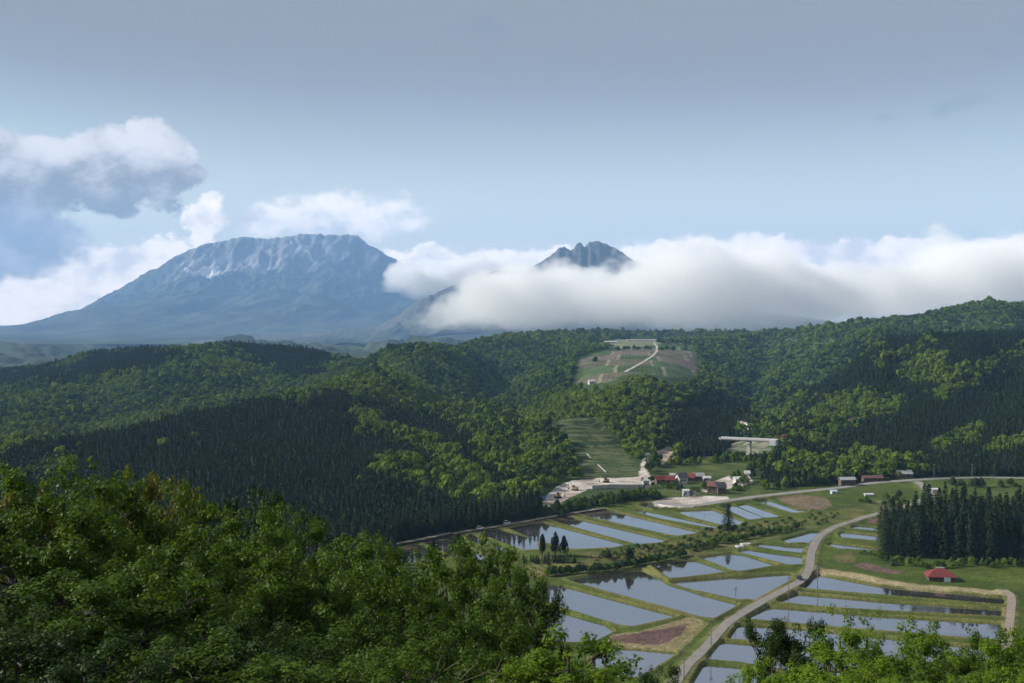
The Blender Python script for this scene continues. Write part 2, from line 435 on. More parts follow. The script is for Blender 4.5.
FARM_ROAD_PX = [(660,702),(683,667),(696,654),(711,639),(727,622),(746,610),(768,598),(788,588),(801,581),(809,570),(811,556),(816,544),(824,535),(833,529),(850,523),(880,514),(904,508),(925,500)]
MAIN_ROAD_PX = [(655,503.5),(690,506.5),(728,501.5),(757,497.5),(797,493),(840,488.5),(876,483.5),(912,481),(950,479.2),(1000,478.6),(1060,480)]
BRANCH_PX = [(912,481),(921,485),(928,493),(930,503)]
EAST_PATH_PX = [(1003,590),(1011,596),(1011,610),(1009,626),(1005,650)]
WEST_PATH_PX = [(395,546),(420,541.5),(450,535.5),(470,531.5),(500,527),(541,519.5),(575,513.5),(603,509)]
def road_pts(pxs, n=6):
    p = np.array([G(*q) for q in pxs]); out = []
    for i in range(len(p) - 1):
        p0 = p[max(i - 1, 0)]; p1 = p[i]; p2 = p[i + 1]; p3 = p[min(i + 2, len(p) - 1)]
        for t in np.linspace(0, 1, n, endpoint=False):
            out.append(.5 * (2 * p1 + (p2 - p0) * t + (2 * p0 - 5 * p1 + 4 * p2 - p3) * t * t + (3 * p1 - p0 - 3 * p2 + p3) * t ** 3))
    out.append(p[-1]); return np.array(out)
FARM = road_pts(FARM_ROAD_PX); MAIN = road_pts(MAIN_ROAD_PX); BRANCH = road_pts(BRANCH_PX)
EAST = road_pts(EAST_PATH_PX); WEST = road_pts(WEST_PATH_PX)
ROADS = [('farm_road', FARM, 2.3), ('main_road', MAIN, 3.6), ('branch_road', BRANCH, 3.0), ('east_path', EAST, 1.7), ('west_path', WEST, 1.8)]

# land cover traced on the slopes: (polygon in photo pixels, depth range, colour, roughness of edge, clears the wood)
GRASS = (.040, .066, .012); GRASS2 = (.070, .092, .018); STRAW = (.145, .128, .048); SOIL = (.115, .075, .062); GRAVEL = (.47, .43, .40)
COVER_PX = {
 'plateau_field': ([(575,384),(584,375),(578,362),(598,352),(640,348),(690,347),(697,362),(698,375),(672,378),(640,372),(622,376),(600,384)], (1050, 2600)),
 'plateau_far': ([(592,346),(610,340),(640,336),(700,334),(705,341),(660,344),(625,349)], (1700, 3400)),
 'terrace': ([(553,412),(567,404),(577,405),(602,424),(641,470),(641,479),(600,480),(580,479),(573,462),(562,443),(548,430)], (700, 1040)),
 'site': ([(541,505),(546,496),(556,487),(574,480),(600,478),(632,477),(651,475),(655,481),(650,486),(622,487),(590,489),(577,494),(565,500),(552,508),(545,510)], (560, 900)),
 'site_road': ([(638,478),(641,470),(640,464),(644,458),(656,455),(660,459),(650,463),(648,470),(652,478)], (600, 1000)),
 'scree': ([(652,462),(655,452),(668,446),(678,450),(672,460),(660,465)], (600, 1100)),
 'village': ([(648,476),(664,462),(690,458),(720,455),(745,458),(760,470),(764,480),(770,490),(740,498),(690,502),(655,503),(645,492)], (560, 1000)),
 'gravel_yard': ([(700,491),(708,484),(728,476),(750,477),(754,482),(744,486),(725,489),(712,494)], (560, 900)),
 'pond_pad': ([(652,502),(668,498),(700,496),(727,496.5),(729,500),(712,504),(690,507.5),(668,507),(655,505)], (560, 720)),
 'bridge_gap': ([(728,445),(748,438),(772,442),(770,452),(752,460),(735,458)], (700, 1010)),
 'landslide': ([(706,384),(722,382),(728,398),(724,420),(716,428),(708,410)], (900, 1500)),
 'upper_road': ([(722,421),(738,420),(752,424),(750,432),(742,433),(738,427)], (900, 1400)),
}
def cover(name, x, y, z, warp=3.0):
    poly, (d0, d1) = COVER_PX[name]
    px, py = project(x, y, z)
    if name.startswith('plateau'): warp = 9.0
    px = px + warp * .6 * fbm(x / 25, y / 25, 61, 2); py = py + warp * .3 * fbm(x / 25, y / 25, 67, 2)
    return in_poly(px, py, poly) & (y > d0) & (y < d1)
CLEAR = ['plateau_field', 'plateau_far', 'terrace', 'site', 'site_road', 'scree', 'village', 'gravel_yard', 'pond_pad', 'bridge_gap', 'upper_road']

# ------------------------------------------------------------------ the land: one sheet
def build_land():
    c = [np.arange(-1500, -300, 150), np.arange(-300, 380, 4.0), np.arange(380, 1060, 1.7), np.arange(1060, 1320, 5), np.arange(1320, 2700, 150)]
    u = (np.concatenate(c) - 512) / F_PX
    def geo(a, b, r):
        o = [a]
        while o[-1] < b: o.append(o[-1] * r)
        return np.array(o[:-1])
    yr = np.concatenate([np.arange(-60, 300, 8.0), np.arange(300, 335, 3), np.arange(335, 560, .85), np.arange(560, 760, 1.3), np.arange(760, 960, 2.5), geo(960, 3600, 1.0055), geo(3600, 9000, 1.012), geo(9000, 45000, 1.05)])
    Y, U = np.meshgrid(yr, u, indexing='ij')
    X = U * (Y + np.where(Y < 330, 70 * (1 - np.clip((Y + 60) / 390, 0, 1)), 0))
    x = X.ravel(); y = Y.ravel()
    z = terrain(x, y)
    far = sstep(5200, 9000, y)
    z = z + sstep(3400, 4200, y) * (1 - far) * (55 * fbm(x / 900, y / 1100, 130, 4) + 60 * np.maximum(ridged(x / 1500, y / 1500, 131, 4) - .5, -.3)) * sstep(3400, 5600, y)
    z = z * (1 - far) + far * (-170)
    n = len(x)
    g = fbm(x / 55, y / 55, 80, 4); g2 = fbm(x / 9, y / 9, 81, 3); g3 = fbm(x / 300, y / 300, 82, 3)
    alb = np.empty((n, 3)); 
    ff = np.clip(.5 + g + .4 * g2, 0, 1)[:, None]
    alb[:] = np.array((.03, .05, .016)) * (1 - ff) + np.array((.05, .085, .022)) * ff     # woodland floor
    farm = (y > 2600)[:, None]
    ff2 = np.clip(.5 + 1.3 * fbm(x / 220, y / 420, 83, 4), 0, 1)[:, None]
    alb = np.where(farm, np.array((.022, .038, .024)) * (1 - ff2) + np.array((.055, .075, .042)) * ff2, alb)
    # --- valley floor
    near = np.where((y > 320) & (y < 900) & (x > -130) & (x < 420))[0]
    xn, yn = x[near], y[near]
    sdv = poly_sd(xn, yn, VALLEY)
    inside = sdv < 0
    near = near[inside]; xn = xn[inside]; yn = yn[inside]; sdv = sdv[inside]
    fz = floor_z(yn) + .012 * (yn - 500) * (yn < 560)
    num = fz / 14 ** 2.5; den = np.full(len(xn), 1 / 14 ** 2.5); msd = np.full(len(xn), 1e9); mz = fz.copy(); mk = np.zeros(len(xn), int)
    for k, (poly, pz) in enumerate(PADDIES):
        lo = poly.min(0) - 45; hi = poly.max(0) + 45
        w_ = np.where((xn > lo[0]) & (xn < hi[0]) & (yn > lo[1]) & (yn < hi[1]))[0]
        s = poly_sd(xn[w_], yn[w_], poly) - .9 * (poly[:, 1].mean() < 520)
        q = 1 / (np.maximum(s, 0) + .8) ** 2.5
        num[w_] += q * (pz + .35); den[w_] += q
        b = s < msd[w_]; wb = w_[b]; msd[wb] = s[b]; mz[wb] = pz; mk[wb] = k
    zz = num / den + .12 * fbm(xn / 5, yn / 5, 90, 3) * sstep(1, 6, msd)
    bund = .55 * np.exp(-((msd - 1.5) / .9) ** 2)
    zz = zz + bund
    # shoreline: linear in the distance so that the water line stays straight
    sh = sstep(.2, 1.6, msd)
    zz = zz * sh + (1 - sh) * (mz + np.clip(msd * .55, -.45, .8))
    # scrub bank between the upper and lower terraces keeps its bumps
    rd = np.full(len(xn), 1e9)
    rz = zz.copy()
    for nm, pts, hw in ROADS:
        d = line_dist(xn, yn, pts); kk = d < hw + 3.5
        b = 1 - sstep(hw, hw + 3.0, d)
        lev = floor_z(yn) + .012 * (yn - 500) * (yn < 560) + .55
        zz = np.where((msd > .8) | (d < hw), zz * (1 - b) + lev * b, zz)
        rd = np.minimum(rd, d - hw)
    edge = sstep(-14, 0, sdv)
    z[near] = zz * (1 - edge) + z[near] * edge
    # --- its colours
    a = np.empty((len(xn), 3)); m1 = np.clip(.5 + .9 * fbm(xn / 30, yn / 30, 91, 3) + .5 * fbm(xn / 4, yn / 4, 92, 2), 0, 1)[:, None]
    a[:] = np.array(GRASS) * (1 - m1) + np.array(GRASS2) * m1
    dry = np.clip(.5 + 1.2 * fbm(xn / 38, yn / 38, 93, 2) + .7 * fbm(xn / 3, yn / 3, 94, 2), 0, 1)
    pk = np.array([.5, .55, .4, .55, .4, .75, .95, .85, .5, .6, .75, .2, .2, .35, .35, .4, .4, .55, .6, .75, .75, .6, .45, .8, .85, .95, .85, .75, .4, .4, .5, .4, .4])[mk]
    crest = .85 * np.exp(-((msd - 1.4) / 1.15) ** 2) * np.clip(dry * 1.0 + pk - .55, 0, 1)
    a = a * (1 - crest[:, None]) + np.array(STRAW) * crest[:, None]
    def paint(mask, col, amt=1.0, jit=.25):
        j = (1 + jit * 2 * fbm(xn / 2.5, yn / 2.5, 95, 3))[:, None]
        w_ = (mask * amt)[:, None] if np.ndim(mask) else mask
        nonlocal a
        a = a * (1 - w_) + np.array(col) * j * w_
    px, py = project(xn, yn, z[near])
    jx = px + 2.2 * fbm(xn / 7, yn / 7, 96, 3); jy = py + 1.0 * fbm(xn / 7, yn / 7, 97, 3)
    def pm(poly): return in_poly(jx, jy, poly).astype(float)
    paint(pm([(604,640),(612,635),(640,631),(690,617),(704,621),(680,650),(660,650),(614,648)]), (.20, .165, .095), .85)
    paint(pm([(608,637.5),(640,632.5),(690,624),(692,628),(672,640),(659,645.5),(630,643),(612,641)]), (.10, .062, .055))
    paint(pm([(689,622),(702,620),(709,623),(684,648),(676,652),(670,650)]), (.17, .15, .07), .8)
    paint(pm([(775,497),(798,495),(826,497),(832,505),(824,510),(800,508),(780,501)]), (.15, .11, .08), .85)
    paint(pm([(855,565),(866,562),(893,570),(905,573),(890,574),(862,569)]), SOIL)
    paint(pm([(866,523),(870,518),(886,519),(884,524)]), SOIL)
    paint(pm([(832,556),(852,552),(856,562),(838,563)]), (.12, .10, .05), .7)
    paint(pm([(968,572),(985,571),(1040,577),(1040,584),(972,580)]), (.075, .10, .02), .7)
    # tan bank along the head of the big eastern paddies
    bank_ = [G(*p) for p in [(818,569),(850,573),(880,579.5),(915,585),(960,588),(1000,592)]]
    bd = line_dist(xn, yn, bank_); paint(1 - sstep(3.0, 5.5, bd + 1.5 * fbm(xn / 5, yn / 5, 98, 2)), (.27, .225, .135), .9)
    # scrub band: dry reed and fresh green in patches
    scrub = pm([(520,566),(545,553),(600,551),(640,548),(680,540),(720,528),(760,521),(830,512),(880,500),(905,500),(880,512),(835,524),(790,533),(750,545),(715,553),(690,560),(650,566),(610,572),(560,577),(525,577)])
    sp = np.clip(.45 + 1.3 * fbm(xn / 14, yn / 14, 99, 3), 0, 1)
    paint(scrub * sp, (.15, .125, .06), .6)
    plant = pm([(520,566),(528,563),(576,560),(580,571),(556,574),(522,575)])
    rows_ = (np.sin((xn * .8 + yn * .6) * 1.4) > 0).astype(float)
    paint(plant * rows_, (.18, .155, .055), .8)
    shoulder = (1 - sstep(.3, 1.6, rd)) * np.clip(.35 + 1.0 * fbm(xn / 6, yn / 6, 101, 2), 0, 1)
    paint(shoulder, (.20, .175, .09), .9)
    mud = 1 - sstep(-.6, -.2, msd); paint(mud, (.06, .05, .035))
    alb[near] = a
    # --- land cover on the slopes
    rest = np.where((y > 480) & (y < 3500))[0]
    xr, yr_, zr = x[rest], y[rest], z[rest]
    def put(name, fn):
        m = cover(name, xr, yr_, zr); alb[rest[m]] = fn(xr[m], yr_[m])
    def mixc(f, c0, c1): f = np.clip(f, 0, 1)[:, None]; return np.array(c0) * (1 - f) + np.array(c1) * f
    put('plateau_far', lambda X_, Y_: mixc(.5 + fbm(X_ / 40, Y_ / 120, 110, 3), (.09, .13, .05), (.20, .19, .13)))
    def patch(X_, Y_):
        a_ = X_ * .93 - Y_ * .10; b_ = Y_ + X_ * .25
        ci = np.floor(a_ / 62 + .4 * np.sin(np.floor(b_ / 170) * 3)); cj = np.floor(b_ / 170)
        h_ = _hash(ci, cj, 5) / 65536.0; e_ = np.minimum(np.abs((a_ / 62 + .4 * np.sin(cj * 3)) % 1 - .5), 1) > .465
        c_ = np.array([(.045, .075, .025), (.085, .085, .055), (.12, .10, .08), (.06, .09, .035), (.10, .095, .06)])[(h_ * 5).astype(int) % 5]
        c_ = c_ * (1 + .5 * fbm(X_ / 25, Y_ / 60, 111, 3) + .18 * np.sin(a_ * 1.1))[:, None]
        return np.where(e_[:, None], np.array((.19, .18, .13)), c_)
    put('plateau_field', patch)
    put('village', lambda X_, Y_: mixc(.5 + 1.2 * fbm(X_ / 22, Y_ / 22, 112, 4), (.035, .058, .013), (.075, .095, .028)))
    put('bridge_gap', lambda X_, Y_: mixc(.5 + 1.2 * fbm(X_ / 12, Y_ / 12, 113, 4), (.05, .085, .02), (.24, .22, .18)))
    mt_ = cover('terrace', xr, yr_, zr); q_ = poly_sd(xr[mt_], yr_[mt_], MESA) + 1.2 * fbm(xr[mt_] / 18, yr_[mt_] / 18, 117, 2)
    alb[rest[mt_]] = mixc(.22 + .7 * fbm(xr[mt_] / 15, yr_[mt_] / 15, 114, 4) + .8 * ((q_ % 9.0) < 1.9), (.020, .042, .012), (.115, .125, .055))
    put('scree', lambda X_, Y_: mixc(.5 + 1.5 * fbm(X_ / 10, Y_ / 10, 115, 4), (.12, .09, .06), (.42, .34, .28)))
    put('landslide', lambda X_, Y_: mixc(.5 + 1.5 * fbm(X_ / 20, Y_ / 20, 118, 4), (.05, .05, .03), (.10, .075, .055)))
    for nm in ('site', 'site_road', 'gravel_yard', 'pond_pad', 'upper_road'):
        put(nm, lambda X_, Y_: mixc(.55 + 1.3 * fbm(X_ / 14, Y_ / 14, 116, 4), (.26, .215, .18), (.50, .46, .43)))
    i = np.arange(len(yr) - 1)[:, None] * len(u) + np.arange(len(u) - 1)[None]
    F = np.stack([i, i + 1, i + len(u) + 1, i + len(u)], -1).reshape(-1, 4)
    me = np_mesh('ground', np.stack([x, y, z], -1), F, True)
    vattr(me, 'albedo', np.concatenate([alb, np.ones((n, 1))], 1), 'FLOAT_COLOR')
    m, t, b = new_mat('land')
    at = t.add('ShaderNodeAttribute'); at.attribute_name = 'albedo'
    tc = t.add('ShaderNodeTexCoord')
    n1 = t.noise(tc.outputs['Object'], 1.3, 4, 0.65).outputs[0]
    n2_ = t.noise(tc.outputs['Object'], .09, 5, 0.6).outputs[0]
    k = t.math('MULTIPLY', t.smooth(n1, .25, .75, .5, 1.6), t.smooth(n2_, .25, .75, .8, 1.22))
    c = t.vmath('MULTIPLY', at.outputs['Color'], t.comb(k, k, k))
    t.l.new(c, b.inputs['Base Color']); b.inputs['Roughness'].default_value = .95; b.inputs['Specular IOR Level'].default_value = .1
    bp = t.add('ShaderNodeBump'); bp.inputs['Strength'].default_value = .6; bp.inputs['Distance'].default_value = .5
    t.l.new(n1, bp.inputs['Height']); t.l.new(bp.outputs[0], b.inputs['Normal'])
    return link('ground', me, m, kind='structure'), (x, y, z, yr, u)
LAND, _grid = build_land()
def land_z(x, y):                      # height of the built sheet
    gx, gy, gz, yr, u = _grid
    Z = gz.reshape(len(yr), len(u))
    j = np.clip(np.searchsorted(yr, y) - 1, 0, len(yr) - 2)
    def off(v): return v + np.where(v < 330, 70 * (1 - np.clip((v + 60) / 390, 0, 1)), 0)
    uu = x / off(y); i = np.clip(np.searchsorted(u, uu) - 1, 0, len(u) - 2)
    fy = (y - yr[j]) / (yr[j + 1] - yr[j]); fx = np.clip((uu - u[i]) / (u[i + 1] - u[i]), 0, 1)
    return (Z[j, i] * (1 - fx) + Z[j, i + 1] * fx) * (1 - fy) + (Z[j + 1, i] * (1 - fx) + Z[j + 1, i + 1] * fx) * fy
def lz(x, y): return float(land_z(np.array([x], float), np.array([y], float))[0])
def at(px, py):                        # a pixel on the built land
    p = T(px, py) if not in_poly(np.array([G(px, py)[0]]), np.array([G(px, py)[1]]), VALLEY)[0] else G(px, py)
    d = ray(px, py); y0 = p[1]
    ys = np.arange(max(300, y0 - 60), y0 + 60, .5); xs = d[0] / d[1] * ys
    gap = CAM_Z + d[2] / d[1] * ys - land_z(xs, ys)
    k = int(np.argmax(gap < 0)) if (gap < 0).any() else len(ys) // 2
    return Vector((xs[k], ys[k], lz(xs[k], ys[k])))

# ------------------------------------------------------------------ water in the paddies
def mat_water():
    m, t, b = new_mat('paddy_water')
    tc = t.add('ShaderNodeTexCoord')
    n = t.noise(tc.outputs['Object'], .05, 4, .6).outputs[0]
    t.l.new(t.mix(t.smooth(n, .3, .7), (.040, .038, .036), (.060, .056, .052)), b.inputs['Base Color'])
    t.l.new(t.smooth(t.noise(tc.outputs['Object'], .035, 5, .62, 1.2).outputs[0], .42, .68, .02, .17), b.inputs['Roughness']); b.inputs['IOR'].default_value = 6.0; b.inputs['Specular IOR Level'].default_value = .6
    w1 = t.noise(tc.outputs['Object'], .9, 3, .6).outputs[0]
    bp = t.add('ShaderNodeBump'); bp.inputs['Strength'].default_value = .05; bp.inputs['Distance'].default_value = .05
    t.l.new(w1, bp.inputs['Height']); t.l.new(bp.outputs[0], b.inputs['Normal'])
    return m
M_WATER = mat_water()
for poly, z in PADDIES:
    c = poly.mean(0); q = []
    for p in poly:
        d = p - c; q.append((*(p + d / np.linalg.norm(d) * (2.2 if c[1] < 520 else .9)), z))
    MB().poly(q).build('paddy_water', M_WATER, kind='structure')

# ------------------------------------------------------------------ roads
def mat_road(name, col):
    m, t, b = new_mat(name); tc = t.add('ShaderNodeTexCoord')
    n = t.noise(tc.outputs['Object'], .35, 5, .65).outputs[0]; n2 = t.noise(tc.outputs['Object'], 3.0, 3, .6).outputs[0]
    k = t.math('MULTIPLY', t.smooth(n, .25, .75, .78, 1.15), t.smooth(n2, .2, .8, .85, 1.12))
    t.l.new(t.vmath('MULTIPLY', t.comb(*col), t.comb(k, k, k)), b.inputs['Base Color']); b.inputs['Roughness'].default_value = .9
    return m
M_CONC = mat_road('worn_concrete_road', (.20, .187, .17)); M_DIRT = mat_road('dirt_track', (.24, .20, .16)); M_ASPH = mat_road('old_asphalt', (.22, .215, .21))
def ribbon(name, pts, hw, mat, lift=.12, vary=.18):
    V = []; F = []
    n = len(pts); nx = 5
    for i in range(n):
        d = pts[min(i + 1, n - 1)] - pts[max(i - 1, 0)]; d = d[:2] / (np.linalg.norm(d[:2]) + 1e-9); s = np.array([d[1], -d[0]])
        w_ = hw * (1 + vary * float(fbm(np.array([pts[i][0] / 12]), np.array([pts[i][1] / 12]), 120, 2)[0]))
        for k in range(nx):
            o = (k / (nx - 1) * 2 - 1) * w_; X_, Y_ = pts[i][0] + s[0] * o, pts[i][1] + s[1] * o
            V.append((X_, Y_, max(lz(X_, Y_), floor_z(Y_) + .012 * (Y_ - 500) * (Y_ < 560) + .5) + lift))
    for i in range(n - 1):
        for k in range(nx - 1): a = i * nx + k; F.append((a, a + 1, a + nx + 1, a + nx))
    return link(name, np_mesh(name, V, F, True), mat, kind='structure')
ribbon('farm_road', FARM, 1.85, M_CONC); ribbon('main_road', MAIN, 2.8, M_ASPH); ribbon('branch_road', BRANCH[3:], 2.6, M_ASPH, .09)
ribbon('path', EAST, 1.5, M_DIRT); ribbon('path', WEST, 1.4, M_DIRT)
# ------------------------------------------------------------------ the mountains beyond
def mat_mountain():
    m, t, b = new_mat('mountain')
    at_ = t.add('ShaderNodeAttribute'); at_.attribute_name = 'albedo'
    tc = t.add('ShaderNodeTexCoord')
    n = t.noise(tc.outputs['Object'], .02, 6, .65).outputs[0]
    k = t.smooth(n, .25, .75, .72, 1.3)
    t.l.new(t.vmath('MULTIPLY', at_.outputs['Color'], t.comb(k, k, k)), b.inputs['Base Color'])
    b.inputs['Roughness'].default_value = 1.0; b.inputs['Specular IOR Level'].default_value = .05
    bp = t.add('ShaderNodeBump'); bp.inputs['Strength'].default_value = .9; bp.inputs['Distance'].default_value = 22
    t.l.new(n, bp.inputs['Height']); t.l.new(bp.outputs[0], b.inputs['Normal'])
    return m
M_MOUNT = mat_mountain()
def mountain(crest, Yc, yf, yb, prof, px0, px1, nx, ny, gully, rock, name='mountain', far=2.25):
    # far: scales the mountain outward from the camera so haze covers it more
    Yc, yf, yb, gully = Yc * far, yf * far, yb * far, gully * far; k9 = 900 * far
    u = (np.linspace(px0, px1, nx) - 512) / F_PX
    yy = np.concatenate([np.linspace(yf, Yc - k9, ny // 3, endpoint=False), np.linspace(Yc - k9, Yc + 150 * far, ny // 2), np.linspace(Yc + 200 * far, yb, ny // 6)])
    Y, U = np.meshgrid(yy, u, indexing='ij'); X = U * Yc
    pxc = U * F_PX + 512; Xw, Yw = X, Y; X = X / far; Y = Y / far
    cpx, cpy = np.array(crest).T
    cy_ = np.interp(pxc, cpx, cpy)
    ker = np.ones(5) / 5
    row = np.interp(u * F_PX + 512, cpx, cpy)
    row = row + 1.7 * fbm(u * 260, u * 0, 200, 4, .6) * (row < 318)
    zc = CAM_Z + (318 - row[None, :]) / F_PX * Yc + 0 * Y
    d = Yc / far - Y
    wd = d + 90 * fbm(X / 420, Y / 420, 201, 3) * 1.3
    dd = np.where(d >= 0, np.maximum(wd * sstep(0, 120, d), 0) , -d)
    g = np.interp(dd, prof[0], prof[1]); gb = np.exp(-dd / 700)
    base = -165.0
    z = base + (zc - base) * np.where(d >= 0, g, gb)
    hgt = np.clip((zc - base) / (700 * far), 0, 1)
    fan = X + (X - X[:, nx // 2:nx // 2 + 1]) * 0
    env = sstep(0, 160, d) * (1 - sstep(700, 1600, d))
    z = z + hgt * gully * env * (.42 * (ridged(fan / 95 + .5 * fbm(X / 160, d / 160, 207, 3), d / 420, 202, 4, .6) - .6) + .5 * (ridged(fan / 230 + d / 500, d / 700, 203, 3) - .4))
    env2 = sstep(250, 900, d) * (1 - sstep(1800, 2900, d))
    z = z + hgt * 75 * far * env2 * (ridged(X / 560 + d / 1500, d / 1300, 204, 4) - .4)
    z = z + 14 * far * env2 * fbm(X / 150, Y / 150, 205, 4)
    n = X.size; alb = np.empty((n, 3))
    f = np.clip(.5 + fbm(X / 240, Y / 240, 206, 4), 0, 1).ravel()[:, None]
    alb[:] = np.array((.030, .040, .034)) * (1 - f) + np.array((.080, .100, .068)) * f
    r, col = rock(pxc, d, z, X, Y); r = np.clip(r, 0, 1).ravel()[:, None]
    alb = alb * (1 - r) + col.reshape(-1, 3) * r
    i = np.arange(len(yy) - 1)[:, None] * nx + np.arange(nx - 1)[None]
    F = np.stack([i, i + 1, i + nx + 1, i + nx], -1).reshape(-1, 4)
    me = np_mesh(name, np.stack([Xw.ravel(), Yw.ravel(), z.ravel()], -1), F, True)
    vattr(me, 'albedo', np.concatenate([alb, np.ones((n, 1))], 1), 'FLOAT_COLOR')
    return link(name, me, M_MOUNT, kind='structure')
def rock_a(px, d, z, X, Y):
    lim = np.interp(px, [180, 250, 300, 345, 390], [520, 520, 420, 280, 140]) + 240 * fbm(X / 150, Y / 260, 210, 4)
    r = .9 * sstep(110, -110, d - lim) * sstep(165, 215, px + 14 * fbm(X / 150, Y / 150, 211, 2)) * sstep(420, 385, px)
    st = ridged(X / 55 + .3 * fbm(X / 90, d / 90, 213, 2), d / 500, 212, 3, .6)
    pale = sstep(.75, 1.2, st) * sstep(170, 280, d) * sstep(640, 430, d) * sstep(182, 200, px) * sstep(375, 330, px) * np.clip(.5 + 1.6 * fbm(X / 170, Y / 300, 214, 2), 0, 1) * np.interp(px, [196, 235, 270, 340], [1.5, 1.0, .6, .25])
    pale = np.maximum(pale, sstep(34, 10, np.abs(d - 440 + 25 * fbm(X / 40, X * 0, 216, 3))) * sstep(190, 196, px) * sstep(240, 205, px) * .9)
    c = np.array((.20, .195, .20)) * np.clip(1 + .7 * fbm(X / 60, d / 200, 215, 4), .4, 1.7)[..., None]
    c = c * (1 - pale[..., None]) + np.array((.80, .78, .76)) * pale[..., None]
    snow = (np.hypot((px - 316 - (d - 285) * .12) / 3.2, (d - 285) / 24) < 1).astype(float)[..., None]
    c = c * (1 - snow) + np.array((.82, .83, .85)) * snow
    return np.maximum(r, pale * .8), c
mountain([(-900,332),(-300,329),(0,326),(62,322.5),(100,303),(130,284.5),(160,268.5),(190,250.5),(203,246),(215,243),(226,241.5),(240,238),(247,237),(262,239),(276,238.5),(290,236.5),(303,235.5),(315,234),(325,235.5),(335,235.2),(345,236.5),(358,237.5),(368,245),(378,250),(385,254),(400,262),(412,266),(440,284),(480,306),(520,322),(600,330),(900,336)],
         8500, 4700, 9500, ([0,120,500,1000,1700,2600,3800],[1,.86,.46,.29,.16,.07,.02]), -420, 760, 620, 330, 95, rock_a)
def rock_b(px, d, z, X, Y):
    r = sstep(.1, .5, ridged(X / 120, d / 400, 220, 3)) * .55 * sstep(500, 200, d)
    return r, np.broadcast_to(np.array((.12, .118, .125)), (*X.shape, 3)).copy()
mountain([(200,340),(380,326),(408,310),(420,302),(447,288),(470,279),(497,270),(520,273),(543,263),(552,256),(561,249.5),(566,249),(571,252.5),(576,245),(580,242.5),(584,249),(589,243),(598,241.8),(606,245.5),(612,248.5),(622,254.5),(634,261),(660,273),(700,292),(760,312),(900,330),(1300,336)],
         7700, 6700, 9000, ([0,100,400,700,1000,1400],[1,.86,.52,.3,.14,.02]), 200, 1300, 620, 230, 75, rock_b, far=1.42)

